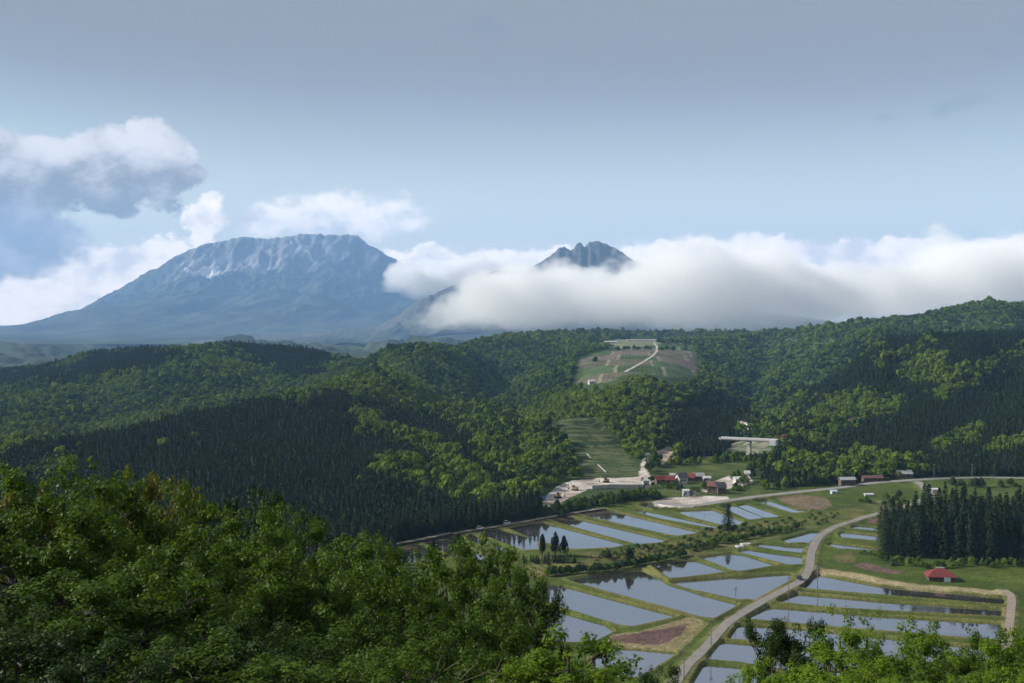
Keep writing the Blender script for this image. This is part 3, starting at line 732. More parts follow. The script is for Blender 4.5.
# ------------------------------------------------------------------ low cloud lying across the saddle, and the hazy air
def volume_cloud(name, lo, hi, res, top_pts, bot_pts, Yref, dens, left_px, seed):
    me = bpy.data.meshes.new(name); o = link(name, me, kind='stuff')
    ng = bpy.data.node_groups.new(name, 'GeometryNodeTree')
    ng.interface.new_socket('Geometry', in_out='OUTPUT', socket_type='NodeSocketGeometry')
    g = NT(ng); out = g.add('NodeGroupOutput')
    pos = g.add('GeometryNodeInputPosition').outputs[0]
    sx = g.add('ShaderNodeSeparateXYZ'); g.l.new(pos, sx.inputs[0]); x, y, z = sx.outputs
    def curve(v, pts):
        fc = g.add('ShaderNodeFloatCurve'); xs = [p[0] for p in pts]; zs = [p[1] for p in pts]
        x0, x1 = min(xs), max(xs); z0, z1 = min(zs), max(zs) + 1e-3
        c = fc.mapping.curves[0]
        while len(c.points) < len(pts): c.points.new(.5, .5)
        for q, (a_, b_) in zip(c.points, sorted(pts)): q.location = ((a_ - x0) / (x1 - x0), (b_ - z0) / (z1 - z0)); q.handle_type = 'AUTO_CLAMPED'
        fc.mapping.update()
        g.l.new(g.math('DIVIDE', g.math('SUBTRACT', v, x0), x1 - x0, clamp=True), fc.inputs['Value'])
        return g.math('ADD', g.math('MULTIPLY', fc.outputs[0], z1 - z0), z0)
    W = lambda pts: [((px - 512) / F_PX * Yref, CAM_Z + (318 - py) / F_PX * Yref) for px, py in pts]
    top = curve(x, W(top_pts)); bot = curve(x, W(bot_pts))
    sv = g.comb(g.math('MULTIPLY', x, 1.0), g.math('MULTIPLY', y, 1.0), g.math('MULTIPLY', z, 1.35))
    n1 = g.noise(g.vmath('ADD', sv, (seed * 731., 0, 0)), 1 / 380., 9, .66).outputs[0]
    n2 = g.noise(g.vmath('ADD', sv, (0, seed * 311., 0)), 1 / 1100., 2, .5).outputs[0]
    nn = g.math('ADD', g.math('MULTIPLY', g.math('SUBTRACT', n1, .5), 7.5), g.math('MULTIPLY', g.math('SUBTRACT', n2, .5), 6.0))
    cy_ = (lo[1] + hi[1]) / 2; hy = (hi[1] - lo[1]) / 2
    e1 = g.math('DIVIDE', g.math('SUBTRACT', top, z), 95.0)
    e2 = g.math('DIVIDE', g.math('SUBTRACT', z, bot), 70.0)
    e3 = g.math('MULTIPLY', g.math('SUBTRACT', 1.0, g.math('DIVIDE', g.math('ABSOLUTE', g.math('SUBTRACT', y, cy_)), hy)), 3.0)
    e4 = g.math('DIVIDE', g.math('SUBTRACT', x, (left_px - 512) / F_PX * Yref), 120.0)
    e5 = g.math('DIVIDE', g.math('SUBTRACT', hi[0] - 100, x), 300.0)
    env = e1
    for q in (e2, e3, e4, e5): env = g.math('MINIMUM', env, q)
    env = g.math('MINIMUM', env, 1.6)
    f = g.math('MULTIPLY', g.smooth(g.math('ADD', env, nn), 0.0, .5), g.smooth(g.math('DIVIDE', g.math('SUBTRACT', z, bot), 260.0), -.1, 1.2, .07, 1.0))
    # never touch the box faces
    for q in (e2, e3, e5): f = g.math('MULTIPLY', f, g.smooth(q, -1.6, .2) if q is e2 else g.smooth(q, 0.0, .25))
    vc = g.add('GeometryNodeVolumeCube')
    g.l.new(g.math('MULTIPLY', f, dens), vc.inputs['Density'])
    vc.inputs['Min'].default_value = lo; vc.inputs['Max'].default_value = hi
    for k, r in zip('XYZ', res): vc.inputs['Resolution ' + k].default_value = r
    m = bpy.data.materials.new('low_cloud'); m.use_nodes = True; t = NT(m.node_tree); t.n.clear()
    mo = t.add('ShaderNodeOutputMaterial'); pv = t.add('ShaderNodeVolumePrincipled')
    pv.inputs['Color'].default_value = (.9995, .9995, .9995, 1); pv.inputs['Density'].default_value = 1.0
    pv.inputs['Anisotropy'].default_value = .0
    t.l.new(pv.outputs[0], mo.inputs['Volume'])
    sm = g.add('GeometryNodeSetMaterial'); sm.inputs['Material'].default_value = m
    g.l.new(vc.outputs[0], sm.inputs[0]); g.l.new(sm.outputs[0], out.inputs[0])
    me.materials.append(m)
    md = o.modifiers.new('cloud', 'NODES'); md.node_group = ng
    return o
volume_cloud('low_clouds', (-900, 5300, -30), (5600, 6650, 660), (540, 80, 96),
             [(340,336),(400,332),(430,320),(455,304),(490,286),(530,278),(560,280),(610,277),(640,272),(660,266),(720,262),(800,262),(900,258),(980,246),(1060,244),(1300,252)],
             [(340,338),(400,336),(430,334),(450,334),(500,334),(600,331),(700,331),(780,332),(860,326),(950,318),(1060,312),(1300,318)],
             6000, .0062, 424, 1)
volume_cloud('low_clouds', (-1800, 11300, 150), (1700, 12300, 800), (300, 70, 70),
             [(340,300),(385,276),(400,268),(440,263),(500,266),(535,265),(570,276),(640,278),(700,296)],
             [(340,300),(385,290),(420,300),(470,303),(545,302),(640,300),(700,300)],
             11800, .010, 395, 2)
def build_haze():
    b = MB().box(0, 10900, 850, 40000, 22600, 1830)
    m = bpy.data.materials.new('hazy_air'); m.use_nodes = True; t = NT(m.node_tree); t.n.clear()
    mo = t.add('ShaderNodeOutputMaterial'); pv = t.add('ShaderNodeVolumePrincipled')
    pv.inputs['Color'].default_value = (.33, .585, 1.0, 1); pv.inputs['Density'].default_value = HAZE
    pv.inputs['Anisotropy'].default_value = .0
    t.l.new(pv.outputs[0], mo.inputs['Volume'])
    return b.build('haze', m, kind='stuff')
HAZE = 4.8e-5
build_haze()
# ------------------------------------------------------------------ vegetation builders
def unit(v): return v / (np.linalg.norm(v, axis=-1, keepdims=True) + 1e-9)
def leaf_quads(c, nrm, size, aspect, r, droop=0.0):
    n = len(c); t = unit(np.cross(nrm, unit(r.normal(size=(n, 3))))); b = np.cross(nrm, t)
    s = (size * r.uniform(.7, 1.3, n))[:, None]
    l = t * s; w_ = b * s * aspect
    V = np.stack([c - l * .5, c + w_ * .5 - l * .02, c + l * .5 - nrm * s * .12, c - w_ * .5 - l * .02], 1)
    return V.reshape(-1, 3)
def quads_mesh(name, V, tint=None):
    n = len(V) // 4; F = np.arange(n * 4).reshape(-1, 4)
    me = np_mesh(name, V, F)
    if tint is not None: vattr(me, 'tint', np.repeat(tint, 4))
    return me
LEAF_MID = mat_leaf('broadleaf_green', (.024, .054, .006), (.086, .150, .015), .34)
LEAF_LIME = mat_leaf('young_leaf_green', (.060, .125, .009), (.185, .275, .020), .42)
LEAF_DARK = mat_leaf('deep_leaf_green', (.010, .027, .005), (.036, .072, .011), .24)
LEAF_OLIVE = mat_leaf('olive_leaf', (.060, .070, .008), (.140, .140, .014), .34)
LEAF_RUST = mat_leaf('rusty_leaf', (.045, .022, .010), (.085, .050, .016), .25)
NEEDLE = mat_leaf('cedar_needles', (.007, .015, .007), (.020, .038, .011), .07, .8)
NEEDLE_YOUNG = mat_leaf('young_cedar_needles', (.014, .032, .010), (.035, .070, .018), .1, .7)
FAR_LEAF = mat_leaf('distant_broadleaf', (.041, .084, .012), (.108, .165, .022), .24, .8)
FAR_NEEDLE = mat_leaf('distant_needles', (.010, .023, .011), (.023, .046, .016), .06, .8)
BARK = mat_plain('bark', (.05, .042, .034), .95, .4, 3.0)
BARK_PALE = mat_plain('pale_bare_wood', (.17, .135, .10), .9, .3, 3.0)

def grow_tree(seed, H=11.0, R0=2.5, crown0=.32, clumps=300, per=112, leaf=.135, spread=.82):
    """trunk with limbs (one mesh) and a crown of leaves gathered in clumps round the twig ends"""
    r = np.random.default_rng(seed); tb = MB()
    lean = r.normal(0, .25, 2)
    def tp(h): return Vector((lean[0] * h / H + .15 * math.sin(h * .7 + seed), lean[1] * h / H + .15 * math.cos(h * .9 + seed), h))
    hs = np.linspace(0, H * .9, 9)
    tb.tube([tp(h) for h in hs], [.17 * (1 - .85 * h / H) + .012 for h in hs], 7)
    C = []
    nl = 21
    for k in range(nl):
        f = crown0 + (.93 - crown0) * (k + r.uniform(0, .8)) / nl; h = H * f
        u = (f - crown0) / (1 - crown0)
        rad = R0 * (1 - (abs(u - .42) / .75) ** 2.2) ** .6 * r.uniform(.72, 1.08)
        a = k * 2.4 + r.uniform(-.5, .5); p0 = tp(h * .93)
        e = p0 + Vector((math.cos(a) * rad, math.sin(a) * rad, rad * r.uniform(.15, .6)))
        mid = p0.lerp(e, .5) + Vector((0, 0, -.12 * rad))
        tb.tube([p0, mid, e], [.06 * (1 - .5 * u), .035, .01], 5)
        for q in range(6):
            m = p0.lerp(e, r.uniform(.35, .9)); a2 = a + r.uniform(-1.2, 1.2); l = rad * r.uniform(.3, .55)
            e2 = m + Vector((math.cos(a2) * l, math.sin(a2) * l, l * r.uniform(.1, .8)))
            tb.tube([m, m.lerp(e2, .5) + Vector((0, 0, .04)), e2], [.022, .014, .005], 4, False)
            C.append(e2); C.append(m.lerp(e2, .55))
        C.append(e)
    for q in range(14):
        a = q * 2.4; l = R0 * r.uniform(.1, .42); C.append(tp(H * r.uniform(.8, .97)) + Vector((math.cos(a) * l, math.sin(a) * l, 0)))
    C = np.array([tuple(c) for c in C]); C = C[r.permutation(len(C))][:clumps]
    cen = np.array([lean[0] * .6, lean[1] * .6, H * .62])
    Vs = []; Ts = []
    for c in C:
        rr = r.uniform(.26, .56) * spread; n = int(per * (rr / .5) ** 1.6)
        d = unit(r.normal(size=(n, 3))); d[:, 2] *= .72
        q = c + d * rr * (r.uniform(.1, 1, n) ** .45)[:, None]
        q[:, 2] += .0
        nr = unit(d * .6 + unit(c - cen) * .35 + np.array([0, 0, .7]) + r.normal(0, .4, (n, 3)))
        Vs.append(leaf_quads(q, nr, leaf, .62, r)); Ts.append(np.clip(r.normal(.5, .2) + r.normal(0, .2, n), 0, 1))
    V = np.concatenate(Vs); V[:, 2] *= H / V[:, 2].max()
    return tb, V, np.concatenate(Ts)
def cedar_mesh(seed, H=15.0, R0=2.1, tiers=24, per=11, low=.08, leaf=.62):
    r = np.random.default_rng(seed); c = []; nr = []
    for k in range(tiers):
        f = low + (1 - low) * k / tiers; rad = R0 * (1 - f) ** .62 * r.uniform(.82, 1.12)
        n = max(4, int(per * (.4 + .7 * (1 - f))))
        for q in range(n):
            a = q * 2 * math.pi / n + k * .9 + r.uniform(-.25, .25); rr = rad * r.uniform(.75, 1.1)
            for t_ in (.35, .68, 1.0):
                c.append((math.cos(a) * rr * t_, math.sin(a) * rr * t_, H * f + .35 - .32 * rr * t_ * t_ + r.uniform(-.15, .15)))
                nr.append(np.array((math.cos(a) * .7, math.sin(a) * .7, .75)) + r.normal(0, .35, 3))
    c.append((0, 0, H * .99)); nr.append(np.array((1., 0, .2))); c.append((0, 0, H * .985)); nr.append(np.array((0, 1., .2)))
    c = np.array(c); V = leaf_quads(c, unit(np.array(nr)), leaf, .75, r)
    return V, np.clip(r.normal(.5, .25, len(c)), 0, 1)
def far_broadleaf(seed, R0=1.0, n=150, leaf=.42):
    r = np.random.default_rng(seed); c = []; nr = []
    nl = 8
    for k in range(nl):
        a = k * 2.4 + r.uniform(-.4, .4); q = r.uniform(0, .62) if k else 0
        lc = np.array((math.cos(a) * q, math.sin(a) * q, .62 + .42 * (1 - q) * r.uniform(.5, 1.1))); lr = r.uniform(.34, .5)
        m = n // nl; d = unit(r.normal(size=(m, 3))); d[:, 2] = np.where(d[:, 2] < -.35, -d[:, 2], d[:, 2])
        c.append(lc + d * lr); nr.append(unit(d + r.normal(0, .35, (m, 3))))
    c = np.concatenate(c) * R0; nr = np.concatenate(nr)
    return leaf_quads(c, nr, leaf * R0, .9, r), np.clip(r.normal(.5, .2, len(c)), 0, 1)

# ------------------------------------------------------------------ woods covering the hills (uncountable: one object per kind of wood)
CONIFER_PX = [
 ([(-300,470),(0,452),(76,442),(110,430),(150,421),(196,409),(229,408),(266,401),(300,401),(340,397),(370,404),(437,412),(470,440),(490,470),(505,490),(545,502),(560,520),(400,560),(-300,640)], (380, 1320)),
 ([(57,376),(90,353),(150,345),(178,351),(187,358),(130,372),(80,379)], (1500, 2600)), ([(-300,378),(0,368),(57,365),(60,380),(0,386),(-300,400)], (1500, 2700)),
 ([(222,341),(330,344),(322,368),(292,383),(262,364)], (1400, 2300)),
 ([(828,366),(866,348),(893,332),(960,329),(1024,327),(1400,318),(1400,520),(1000,500),(860,480),(760,486),(768,462),(800,440),(790,425),(806,400)], (640, 1600)),
 ([(668,440),(676,405),(700,396),(735,400),(748,420),(745,452),(720,462),(690,460)], (700, 1500)),
]
DECID_IN = [
 [(345,411),(362,406),(400,425),(440,440),(480,470),(500,492),(470,488),(430,455),(395,438),(360,425)], [(225,395),(260,388),(300,385),(300,398),(240,402)],
 [(365,455),(400,452),(430,465),(480,480),(530,492),(520,505),(470,500),(420,488),(380,478)],
 [(868,360),(900,346),(931,334),(938,340),(905,357),(880,367)], [(897,372),(920,352),(955,360),(950,380),(905,386)],
 [(925,398),(985,360),(1000,350),(1024,338),(1024,348),(990,372),(935,404)], [(800,442),(812,412),(850,386),(882,395),(906,402),(892,426),(862,422),(835,444)],
 [(938,446),(955,424),(985,424),(975,440),(950,452)], [(985,442),(1024,432),(1024,452),(990,456)], [(770,470),(800,452),(830,455),(880,452),(930,462),(900,478),(830,484)],
 [(-60,500),(60,455),(80,448),(70,470),(0,500)],
]
def cull_visible(x, y, z, top, margin=.004):
    b = np.floor((x / y) * 700).astype(int); b -= b.min(); s = (z + top - CAM_Z) / y; low = (z + top * .25 - CAM_Z) / y
    o = np.argsort(y); keep = np.zeros(len(x), bool); mx = np.full(b.max() + 3, -9.0)
    for i in o:
        k = b[i]; m = mx[k]
        if s[i] > m - margin: keep[i] = True
        if low[i] > m: mx[k] = low[i]
    return keep
def plant_woods():
    xs = []; ys = []; rs = []
    for y0, y1, sp, sc in ((340, 900, 3.1, .84), (900, 1500, 3.4, .88), (1500, 2400, 4.4, 1.0), (2400, 3700, 6.8, 1.45)):
        wid = .72 * y1
        gx = np.arange(-wid, wid, sp); gy = np.arange(y0, y1, sp)
        X, Y = np.meshgrid(gx, gy); X = X + rng.uniform(-.5, .5, X.shape) * sp; Y = Y + rng.uniform(-.5, .5, Y.shape) * sp
        m = np.abs(X) < Y * .62 + 40
        xs.append(X[m]); ys.append(Y[m]); rs.append(np.full(m.sum(), sc))
    x = np.concatenate(xs); y = np.concatenate(ys); sc = np.concatenate(rs)
    z = land_z(x, y)
    k = ~in_poly(x, y, VALLEY); x, y, z, sc = x[k], y[k], z[k], sc[k]
    ch = 108.0 - .33 * y
    k = (z > CAM_Z - .46 * y); x, y, z, sc = x[k], y[k], z[k], sc[k]
    k = cull_visible(x, y, z, 9.0); x, y, z, sc = x[k], y[k], z[k], sc[k]
    clr = np.zeros(len(x), bool)
    for nm in CLEAR: clr |= cover(nm, x, y, z)
    ppx, ppy = project(x, y, z)
    clr |= in_poly(ppx, ppy, [(541,516),(541,494),(560,484),(655,476),(658,503),(600,512),(560,517)]) & (y < 900)
    clr |= in_poly(ppx, ppy, [(719,440),(776,440),(774,468),(742,470),(728,462)]) & (y > 640) & (y < 960)
    clr |= in_poly(ppx, ppy, [(572,386),(576,360),(600,350),(640,344),(692,345),(700,362),(702,380),(690,386),(674,389),(650,383),(630,380),(618,390),(590,396)]) & (y > 1020) & (y < 2700)
    for nm, pts, hw in ROADS: clr |= line_dist(x, y, pts) < hw + 6
    slide = cover('landslide', x, y, z) & (rng.random(len(x)) < .75)
    k = ~(clr | slide); x, y, z, sc = x[k], y[k], z[k], sc[k]
    px, py = project(x, y, z + 4); 
    jx = px + 20 * fbm(x / 70, y / 70, 300, 4) + rng.normal(0, 2.2, len(x)); jy = py + 11 * fbm(x / 70, y / 70, 301, 4) + rng.normal(0, 1.6, len(x))
    con = np.zeros(len(x), bool)
    for poly, (d0, d1) in CONIFER_PX: con |= in_poly(jx, jy, poly) & (y > d0) & (y < d1)
    dec = np.zeros(len(x), bool)
    for poly in DECID_IN: dec |= in_poly(jx, jy, poly)
    con &= ~dec
    con = np.where(rng.random(len(x)) < .004, ~con, con) & ~((~con) & (y > 2400))
    big = fbm(x / 45, y / 45, 302, 3)
    # broadleaf stand on a wider spacing than the cedars
    keep = con | (rng.random(len(x)) < .66)
    x, y, z, sc, con, big = x[keep], y[keep], z[keep], sc[keep], con[keep], big[keep]
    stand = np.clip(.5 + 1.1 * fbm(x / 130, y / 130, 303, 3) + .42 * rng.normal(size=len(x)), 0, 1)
    # lighter wood along the ridge crests, their sunlight put into the leaf colour
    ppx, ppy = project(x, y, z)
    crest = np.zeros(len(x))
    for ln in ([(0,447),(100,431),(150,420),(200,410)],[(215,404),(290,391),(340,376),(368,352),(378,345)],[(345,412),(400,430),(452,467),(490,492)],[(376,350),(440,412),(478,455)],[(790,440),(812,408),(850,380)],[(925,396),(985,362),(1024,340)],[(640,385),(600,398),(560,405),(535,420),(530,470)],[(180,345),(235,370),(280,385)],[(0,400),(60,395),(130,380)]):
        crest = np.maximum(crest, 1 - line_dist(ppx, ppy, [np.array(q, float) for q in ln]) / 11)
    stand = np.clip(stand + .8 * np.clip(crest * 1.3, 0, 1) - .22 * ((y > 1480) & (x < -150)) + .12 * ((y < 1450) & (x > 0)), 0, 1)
    return x, y, z, sc, con, big, stand
def instance_wood(name, protos, pts, scale, rot, tint, squash):
    me = bpy.data.meshes.new(name); me.vertices.add(len(pts)); me.vertices.foreach_set('co', np.ascontiguousarray(pts, np.float32).ravel())
    vattr(me, 'size', np.stack([scale, scale, scale * squash], -1), 'FLOAT_VECTOR'); vattr(me, 'turn', rot)
    vattr(me, 'which', rng.integers(0, len(protos), len(pts)), 'INT')
    o = link(name, me, kind='stuff')
    c = bpy.data.collections.new(name + '_kinds')
    for p in protos: c.objects.link(p)
    ng = bpy.data.node_groups.new(name, 'GeometryNodeTree')
    ng.interface.new_socket('Geometry', in_out='INPUT', socket_type='NodeSocketGeometry')
    ng.interface.new_socket('Geometry', in_out='OUTPUT', socket_type='NodeSocketGeometry')
    g = NT(ng); gi = g.add('NodeGroupInput'); go = g.add('NodeGroupOutput')
    m2p = g.add('GeometryNodeMeshToPoints'); g.l.new(gi.outputs[0], m2p.inputs[0])
    ci = g.add('GeometryNodeCollectionInfo'); ci.inputs['Collection'].default_value = c; ci.inputs['Separate Children'].default_value = True; ci.inputs['Reset Children'].default_value = True
    ip = g.add('GeometryNodeInstanceOnPoints'); ip.inputs['Pick Instance'].default_value = True
    g.l.new(m2p.outputs[0], ip.inputs['Points']); g.l.new(ci.outputs[0], ip.inputs['Instance'])
    def na(nm, ty):
        a = g.add('GeometryNodeInputNamedAttribute', data_type=ty); a.inputs[0].default_value = nm; return a.outputs[0]
    g.l.new(na('which', 'INT'), ip.inputs['Instance Index'])
    g.l.new(g.comb(0.0, 0.0, na('turn', 'FLOAT')), ip.inputs['Rotation'])
    g.l.new(na('size', 'FLOAT_VECTOR'), ip.inputs['Scale'])
    g.l.new(ip.outputs[0], go.inputs[0])
    md = o.modifiers.new('wood', 'NODES'); md.node_group = ng
    return o
def proto(name, V, T_, mat):
    me = quads_mesh(name, V, T_); me.materials.append(mat); return bpy.data.objects.new(name, me)
def build_woods():
    x, y, z, sc, con, big, stand = plant_woods()
    print('woods', len(x), int(con.sum()))
    cp = [proto('forest_cedar', *cedar_mesh(400 + k, 9.0, (2.0, 2.5, 1.8, 2.2, 2.7)[k], 11, 8, .05, 1.05), FAR_NEEDLE) for k in range(5)]
    k = con; n = int(k.sum())
    s = sc[k] * np.clip(rng.normal(.95, .2, n), .5, 1.45) * (1 + .3 * big[k])
    instance_wood('cedar_forest', cp, np.stack([x[k], y[k], z[k] - .4], -1), s, rng.uniform(0, 6.28, n), None, rng.uniform(.85, 1.2, n))
    # three stands of broadleaf wood of different greens, mixed along their borders; the lightest also paints sunlit crests
    tones = [('young_and_sunlit_forest', mat_leaf('light_wood', (.070, .125, .014), (.170, .230, .028), .27, .8)), ('broadleaf_forest', FAR_LEAF), ('old_forest', mat_leaf('deep_wood', (.018, .042, .011), (.046, .084, .018), .15, .8))]
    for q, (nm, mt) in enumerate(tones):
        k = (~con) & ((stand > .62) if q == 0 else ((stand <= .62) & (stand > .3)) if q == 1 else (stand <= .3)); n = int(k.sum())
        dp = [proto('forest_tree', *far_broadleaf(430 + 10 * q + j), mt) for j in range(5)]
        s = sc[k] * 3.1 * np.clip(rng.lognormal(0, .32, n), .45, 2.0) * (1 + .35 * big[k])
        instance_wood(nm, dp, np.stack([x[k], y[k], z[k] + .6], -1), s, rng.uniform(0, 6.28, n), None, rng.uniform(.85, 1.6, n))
build_woods()

# ------------------------------------------------------------------ trees on the slope below the viewpoint
def tree_kind(seed, mat, **kw):
    tb, V, T_ = grow_tree(seed, **kw)
    return dict(trunk=tb, leaves=quads_mesh('crown', V, T_), H=kw.get('H', 11.0), R=kw.get('R0', 2.5), mat=mat, seed=seed)
KINDS_ = [tree_kind(501, LEAF_MID), tree_kind(502, LEAF_MID, R0=2.2, H=11.5), tree_kind(503, LEAF_MID, R0=2.7, H=10.5),
          tree_kind(504, LEAF_LIME, R0=2.3, clumps=250, per=105, leaf=.14), tree_kind(505, LEAF_LIME, R0=2.0, H=11, clumps=190, per=100), tree_kind(506, LEAF_DARK, R0=2.1)]
for kd in KINDS_:
    me = bpy.data.meshes.new('trunk'); me.from_pydata(kd['trunk'].v, [], kd['trunk'].f); me.update(); me.materials.append(BARK); kd['trunk_me'] = me
    kd['leaves'].materials.append(kd['mat'])
def fore_tree(kind, px, pytop, Y, R0, mat=None, label=None, group=None):
    kd = KINDS_[kind]
    p = P(px, pytop, Y); g = lz(p[0], Y); h = p[2] - g
    s = R0 / kd['R']; sz = h / kd['H']
    if not .6 < sz / s < 1.9: print('tree proportion', px, pytop, Y, round(sz / s, 2), 'h', round(h, 1))
    t = thing('broadleaf_tree', label, 'tree', (p[0], Y, g - .1), rng.uniform(0, 6.28), group)
    t.scale = (s, s, sz)
    link('trunk', kd['trunk_me'], None, t)
    c = link('crown', kd['leaves'], None, t)
    if mat is not None:
        c.material_slots[0].link = 'OBJECT'; c.material_slots[0].material = mat
    return t
GL = 'leafy trees on the slope below the viewpoint'
LB = 'mid green broadleaf tree in the dense wood of the lower left slope'
LR = 'sunlit yellow green tree in the thicket along the bottom right'
FORE = [
 (0,60,452,40,2.6,None,'tall green tree with a lit rounded top standing highest over the lower left wood'),
 (2,14,482,38,2.2,LEAF_OLIVE,'olive tinged tree at the left edge of the lower left wood'),
 (0,-30,482,36,2.6,LEAF_DARK,None),(1,122,461,47,1.6,LEAF_OLIVE,'narrow pointed olive tree rising between two rounder crowns of the left wood'),
 (2,148,472,50,2.3,LEAF_OLIVE,'olive yellow round tree just right of the narrow pointed one'),(0,178,478,46,2.3,None,None),(1,206,502,44,2.1,None,None),
 (2,98,515,34,2.4,None,None),(0,264,498,62,2.3,None,None),(1,291,510,66,2.3,None,None),(2,246,482,92,3.0,LEAF_DARK,'dim shaded tree set back before the dark cedar hillside'),(0,300,500,98,3.0,LEAF_DARK,None),  # dark leaves put the shade of the set-back trees into colour
 (1,340,531,58,2.6,None,None),(0,376,528,62,2.3,None,None),(2,302,550,48,2.6,None,None),(1,240,546,40,2.3,None,None),
 (0,421,546,60,2.3,None,None),(2,453,540,64,2.1,None,None),(1,489,529,66,2.1,None,'broadleaf tree with a raised top before the rows of young cedars'),(0,521,558,62,2.1,None,None),(2,541,580,58,1.7,LEAF_DARK,'shaded tree at the right end of the left wood beside flooded paddies'),
 (0,150,562,30,2.3,None,None),(1,48,562,28,2.2,None,None),(2,330,592,40,2.4,None,None),(0,420,612,42,2.3,None,None),(1,482,602,48,2.1,None,None),
 (2,250,612,28,2.0,LEAF_DARK,None),(0,380,642,30,2.0,None,None),(1,176,632,24,1.8,None,None),(2,80,636,22,1.7,LEAF_DARK,None),(0,0,602,24,1.9,LEAF_DARK,None),(1,300,655,24,1.7,None,None),
 (3,568,620,40,2.5,None,'bright lime green tree below the brown triangular field'),(3,612,660,44,1.5,None,None),(4,535,655,36,1.8,None,None),(5,655,660,72,1.5,None,'small dark green tree beside the lowest paddy left of the road'),
 (5,772,609,60,1.45,None,'dark green tree standing before the paddies right of the road'),(5,803,634,58,1.5,None,None),
 (4,832,602,50,1.7,None,'tall airy young tree with gaps showing the paddies behind'),(4,866,603,54,1.5,None,None),(3,916,611,56,2.4,None,'broad sunlit crown before the dark reflecting paddies'),
 (3,955,646,50,1.8,None,None),(0,986,628,56,1.8,None,None),(3,1022,626,52,2.0,None,None),(3,760,652,46,1.6,None,None),(4,802,662,40,1.6,None,None),(3,862,655,36,1.9,None,None),
 (0,922,662,38,2.0,None,None),(3,982,666,38,2.0,None,None),(3,1045,652,40,2.0,None,None),(3,722,678,44,1.4,None,None),(3,1080,640,46,2.2,None,None),(0,-60,560,28,2.3,None,None),
 (0,84,466,44,2.3,None,None),(1,36,488,34,2.2,None,None),(0,130,520,38,2.3,None,None),(2,190,540,36,2.3,None,None),(1,232,560,50,2.3,None,None),(0,270,560,40,2.2,None,None),(2,360,570,48,2.4,None,None),
 (0,400,575,52,2.4,None,None),(2,470,575,54,2.3,None,None),(0,505,600,52,2.2,None,None),(1,520,615,56,2.0,None,None),(0,110,590,28,2.2,None,None),(2,210,590,32,2.2,None,None),(1,290,620,32,2.1,None,None),(0,345,630,34,2.1,None,None),(2,440,645,36,2.1,None,None),(0,490,645,40,2.0,None,None),
 (4,890,632,48,2.0,None,None),(3,940,628,58,1.9,None,None),(0,1000,648,46,2.0,None,None),(3,840,640,44,1.9,None,None),(3,785,668,36,1.8,None,None),(3,830,668,32,1.8,None,None),(3,900,672,32,1.9,None,None),(0,955,672,32,1.9,None,None),(3,1015,668,32,1.9,None,None),(3,740,672,38,1.5,None,None),(3,560,672,30,1.6,None,None),(5,792,616,62,1.7,None,None),(0,1005,620,62,2.0,None,None),
]
for kind, px, py, Y, R0, mt, lab in FORE:
    right = px > 520
    fore_tree(kind, px, py, Y, R0, mt, lab or (LR if right else LB), ('sunlit trees along the bottom right' if right else GL))
#@@SECTION5
# ------------------------------------------------------------------ single cedars, groves, shrubs
def cedar_kind(seed, mat=NEEDLE, H=15.0, R0=2.1, **kw):
    V, T_ = cedar_mesh(seed, H, R0, **kw); me = quads_mesh('crown', V, T_); me.materials.append(mat)
    tm = MB().tube([(0, 0, -.6), (.04, 0, H * .5), (0, .03, H * .97)], [.26, .15, .02], 7)
    mt = bpy.data.meshes.new('trunk'); mt.from_pydata(tm.v, [], tm.f); mt.materials.append(BARK)
    return me, mt, H, R0
CEDARS = [cedar_kind(600 + k, H=15.0, R0=(2.1, 2.4, 1.9)[k]) for k in range(3)]
def cedar(p, h, w, label, group=None, kinds=CEDARS, name='cedar_tree', mat=None):
    cm, tm, H, R0 = random.choice(kinds)
    t = thing(name, label, 'tree', p, rng.uniform(0, 6.28), group); t.scale = (w / R0 / 2, w / R0 / 2, h / H)
    link('trunk', tm, None, t); c = link('crown', cm, None, t)
    if mat: c.material_slots[0].link = 'OBJECT'; c.material_slots[0].material = mat
    return t
# grove behind the red roofed house
def grove():
    n = 0
    a = G(887, 556); b = G(1075, 566); L = b - a; L = L / np.linalg.norm(L[:2]); nrm = np.array([-L[1], L[0]])
    length = float(np.linalg.norm((b - a)[:2]))
    for row in range(9):
        q = 0.0
        while q < length:
            o = row * 5.4 + rng.uniform(-1.4, 1.4); s = q + rng.uniform(-1.2, 1.2) + (row % 2) * 2
            x = a[0] + L[0] * s + nrm[0] * o; y = a[1] + L[1] * s + nrm[1] * o
            h = (21 if row == 0 else 25) * rng.uniform(.78, 1.14) * float(np.interp(s, [0, 22], [.58, 1]))
            cedar((x, y, lz(x, y) - .2), h, rng.uniform(6.8, 9.4), 'tall dark cedar standing in the dense grove behind the red roofed house', 'cedars of the grove behind the red roof'); n += 1
            q += 4.9
    return n
N1 = grove()
def foot():
    n = 0; pts = road_pts([(330, 558), (395, 546), (420, 541.5), (450, 535.5), (470, 531.5), (500, 526.5), (530, 521), (545, 516)], 10)
    d = np.r_[0, np.cumsum(np.linalg.norm(np.diff(pts[:, :2], axis=0), axis=1))]
    for row in range(4):
        q = 1.0
        while q < d[-1]:
            s = q + rng.uniform(-1, 1); x = np.interp(s, d, pts[:, 0]); y = np.interp(s, d, pts[:, 1])
            o = 6.5 + row * 5 + rng.uniform(-1.3, 1.3); x, y = x - .35 * o, y + .93 * o
            cedar((x, y, lz(x, y) - .2), rng.uniform(10.5, 15), rng.uniform(4.0, 5.6), 'dark cedar in the shaded wall of trees along the far side of the paddies', 'cedars along the foot of the left hill'); n += 1
            q += 4.7
    return n
N2 = foot()
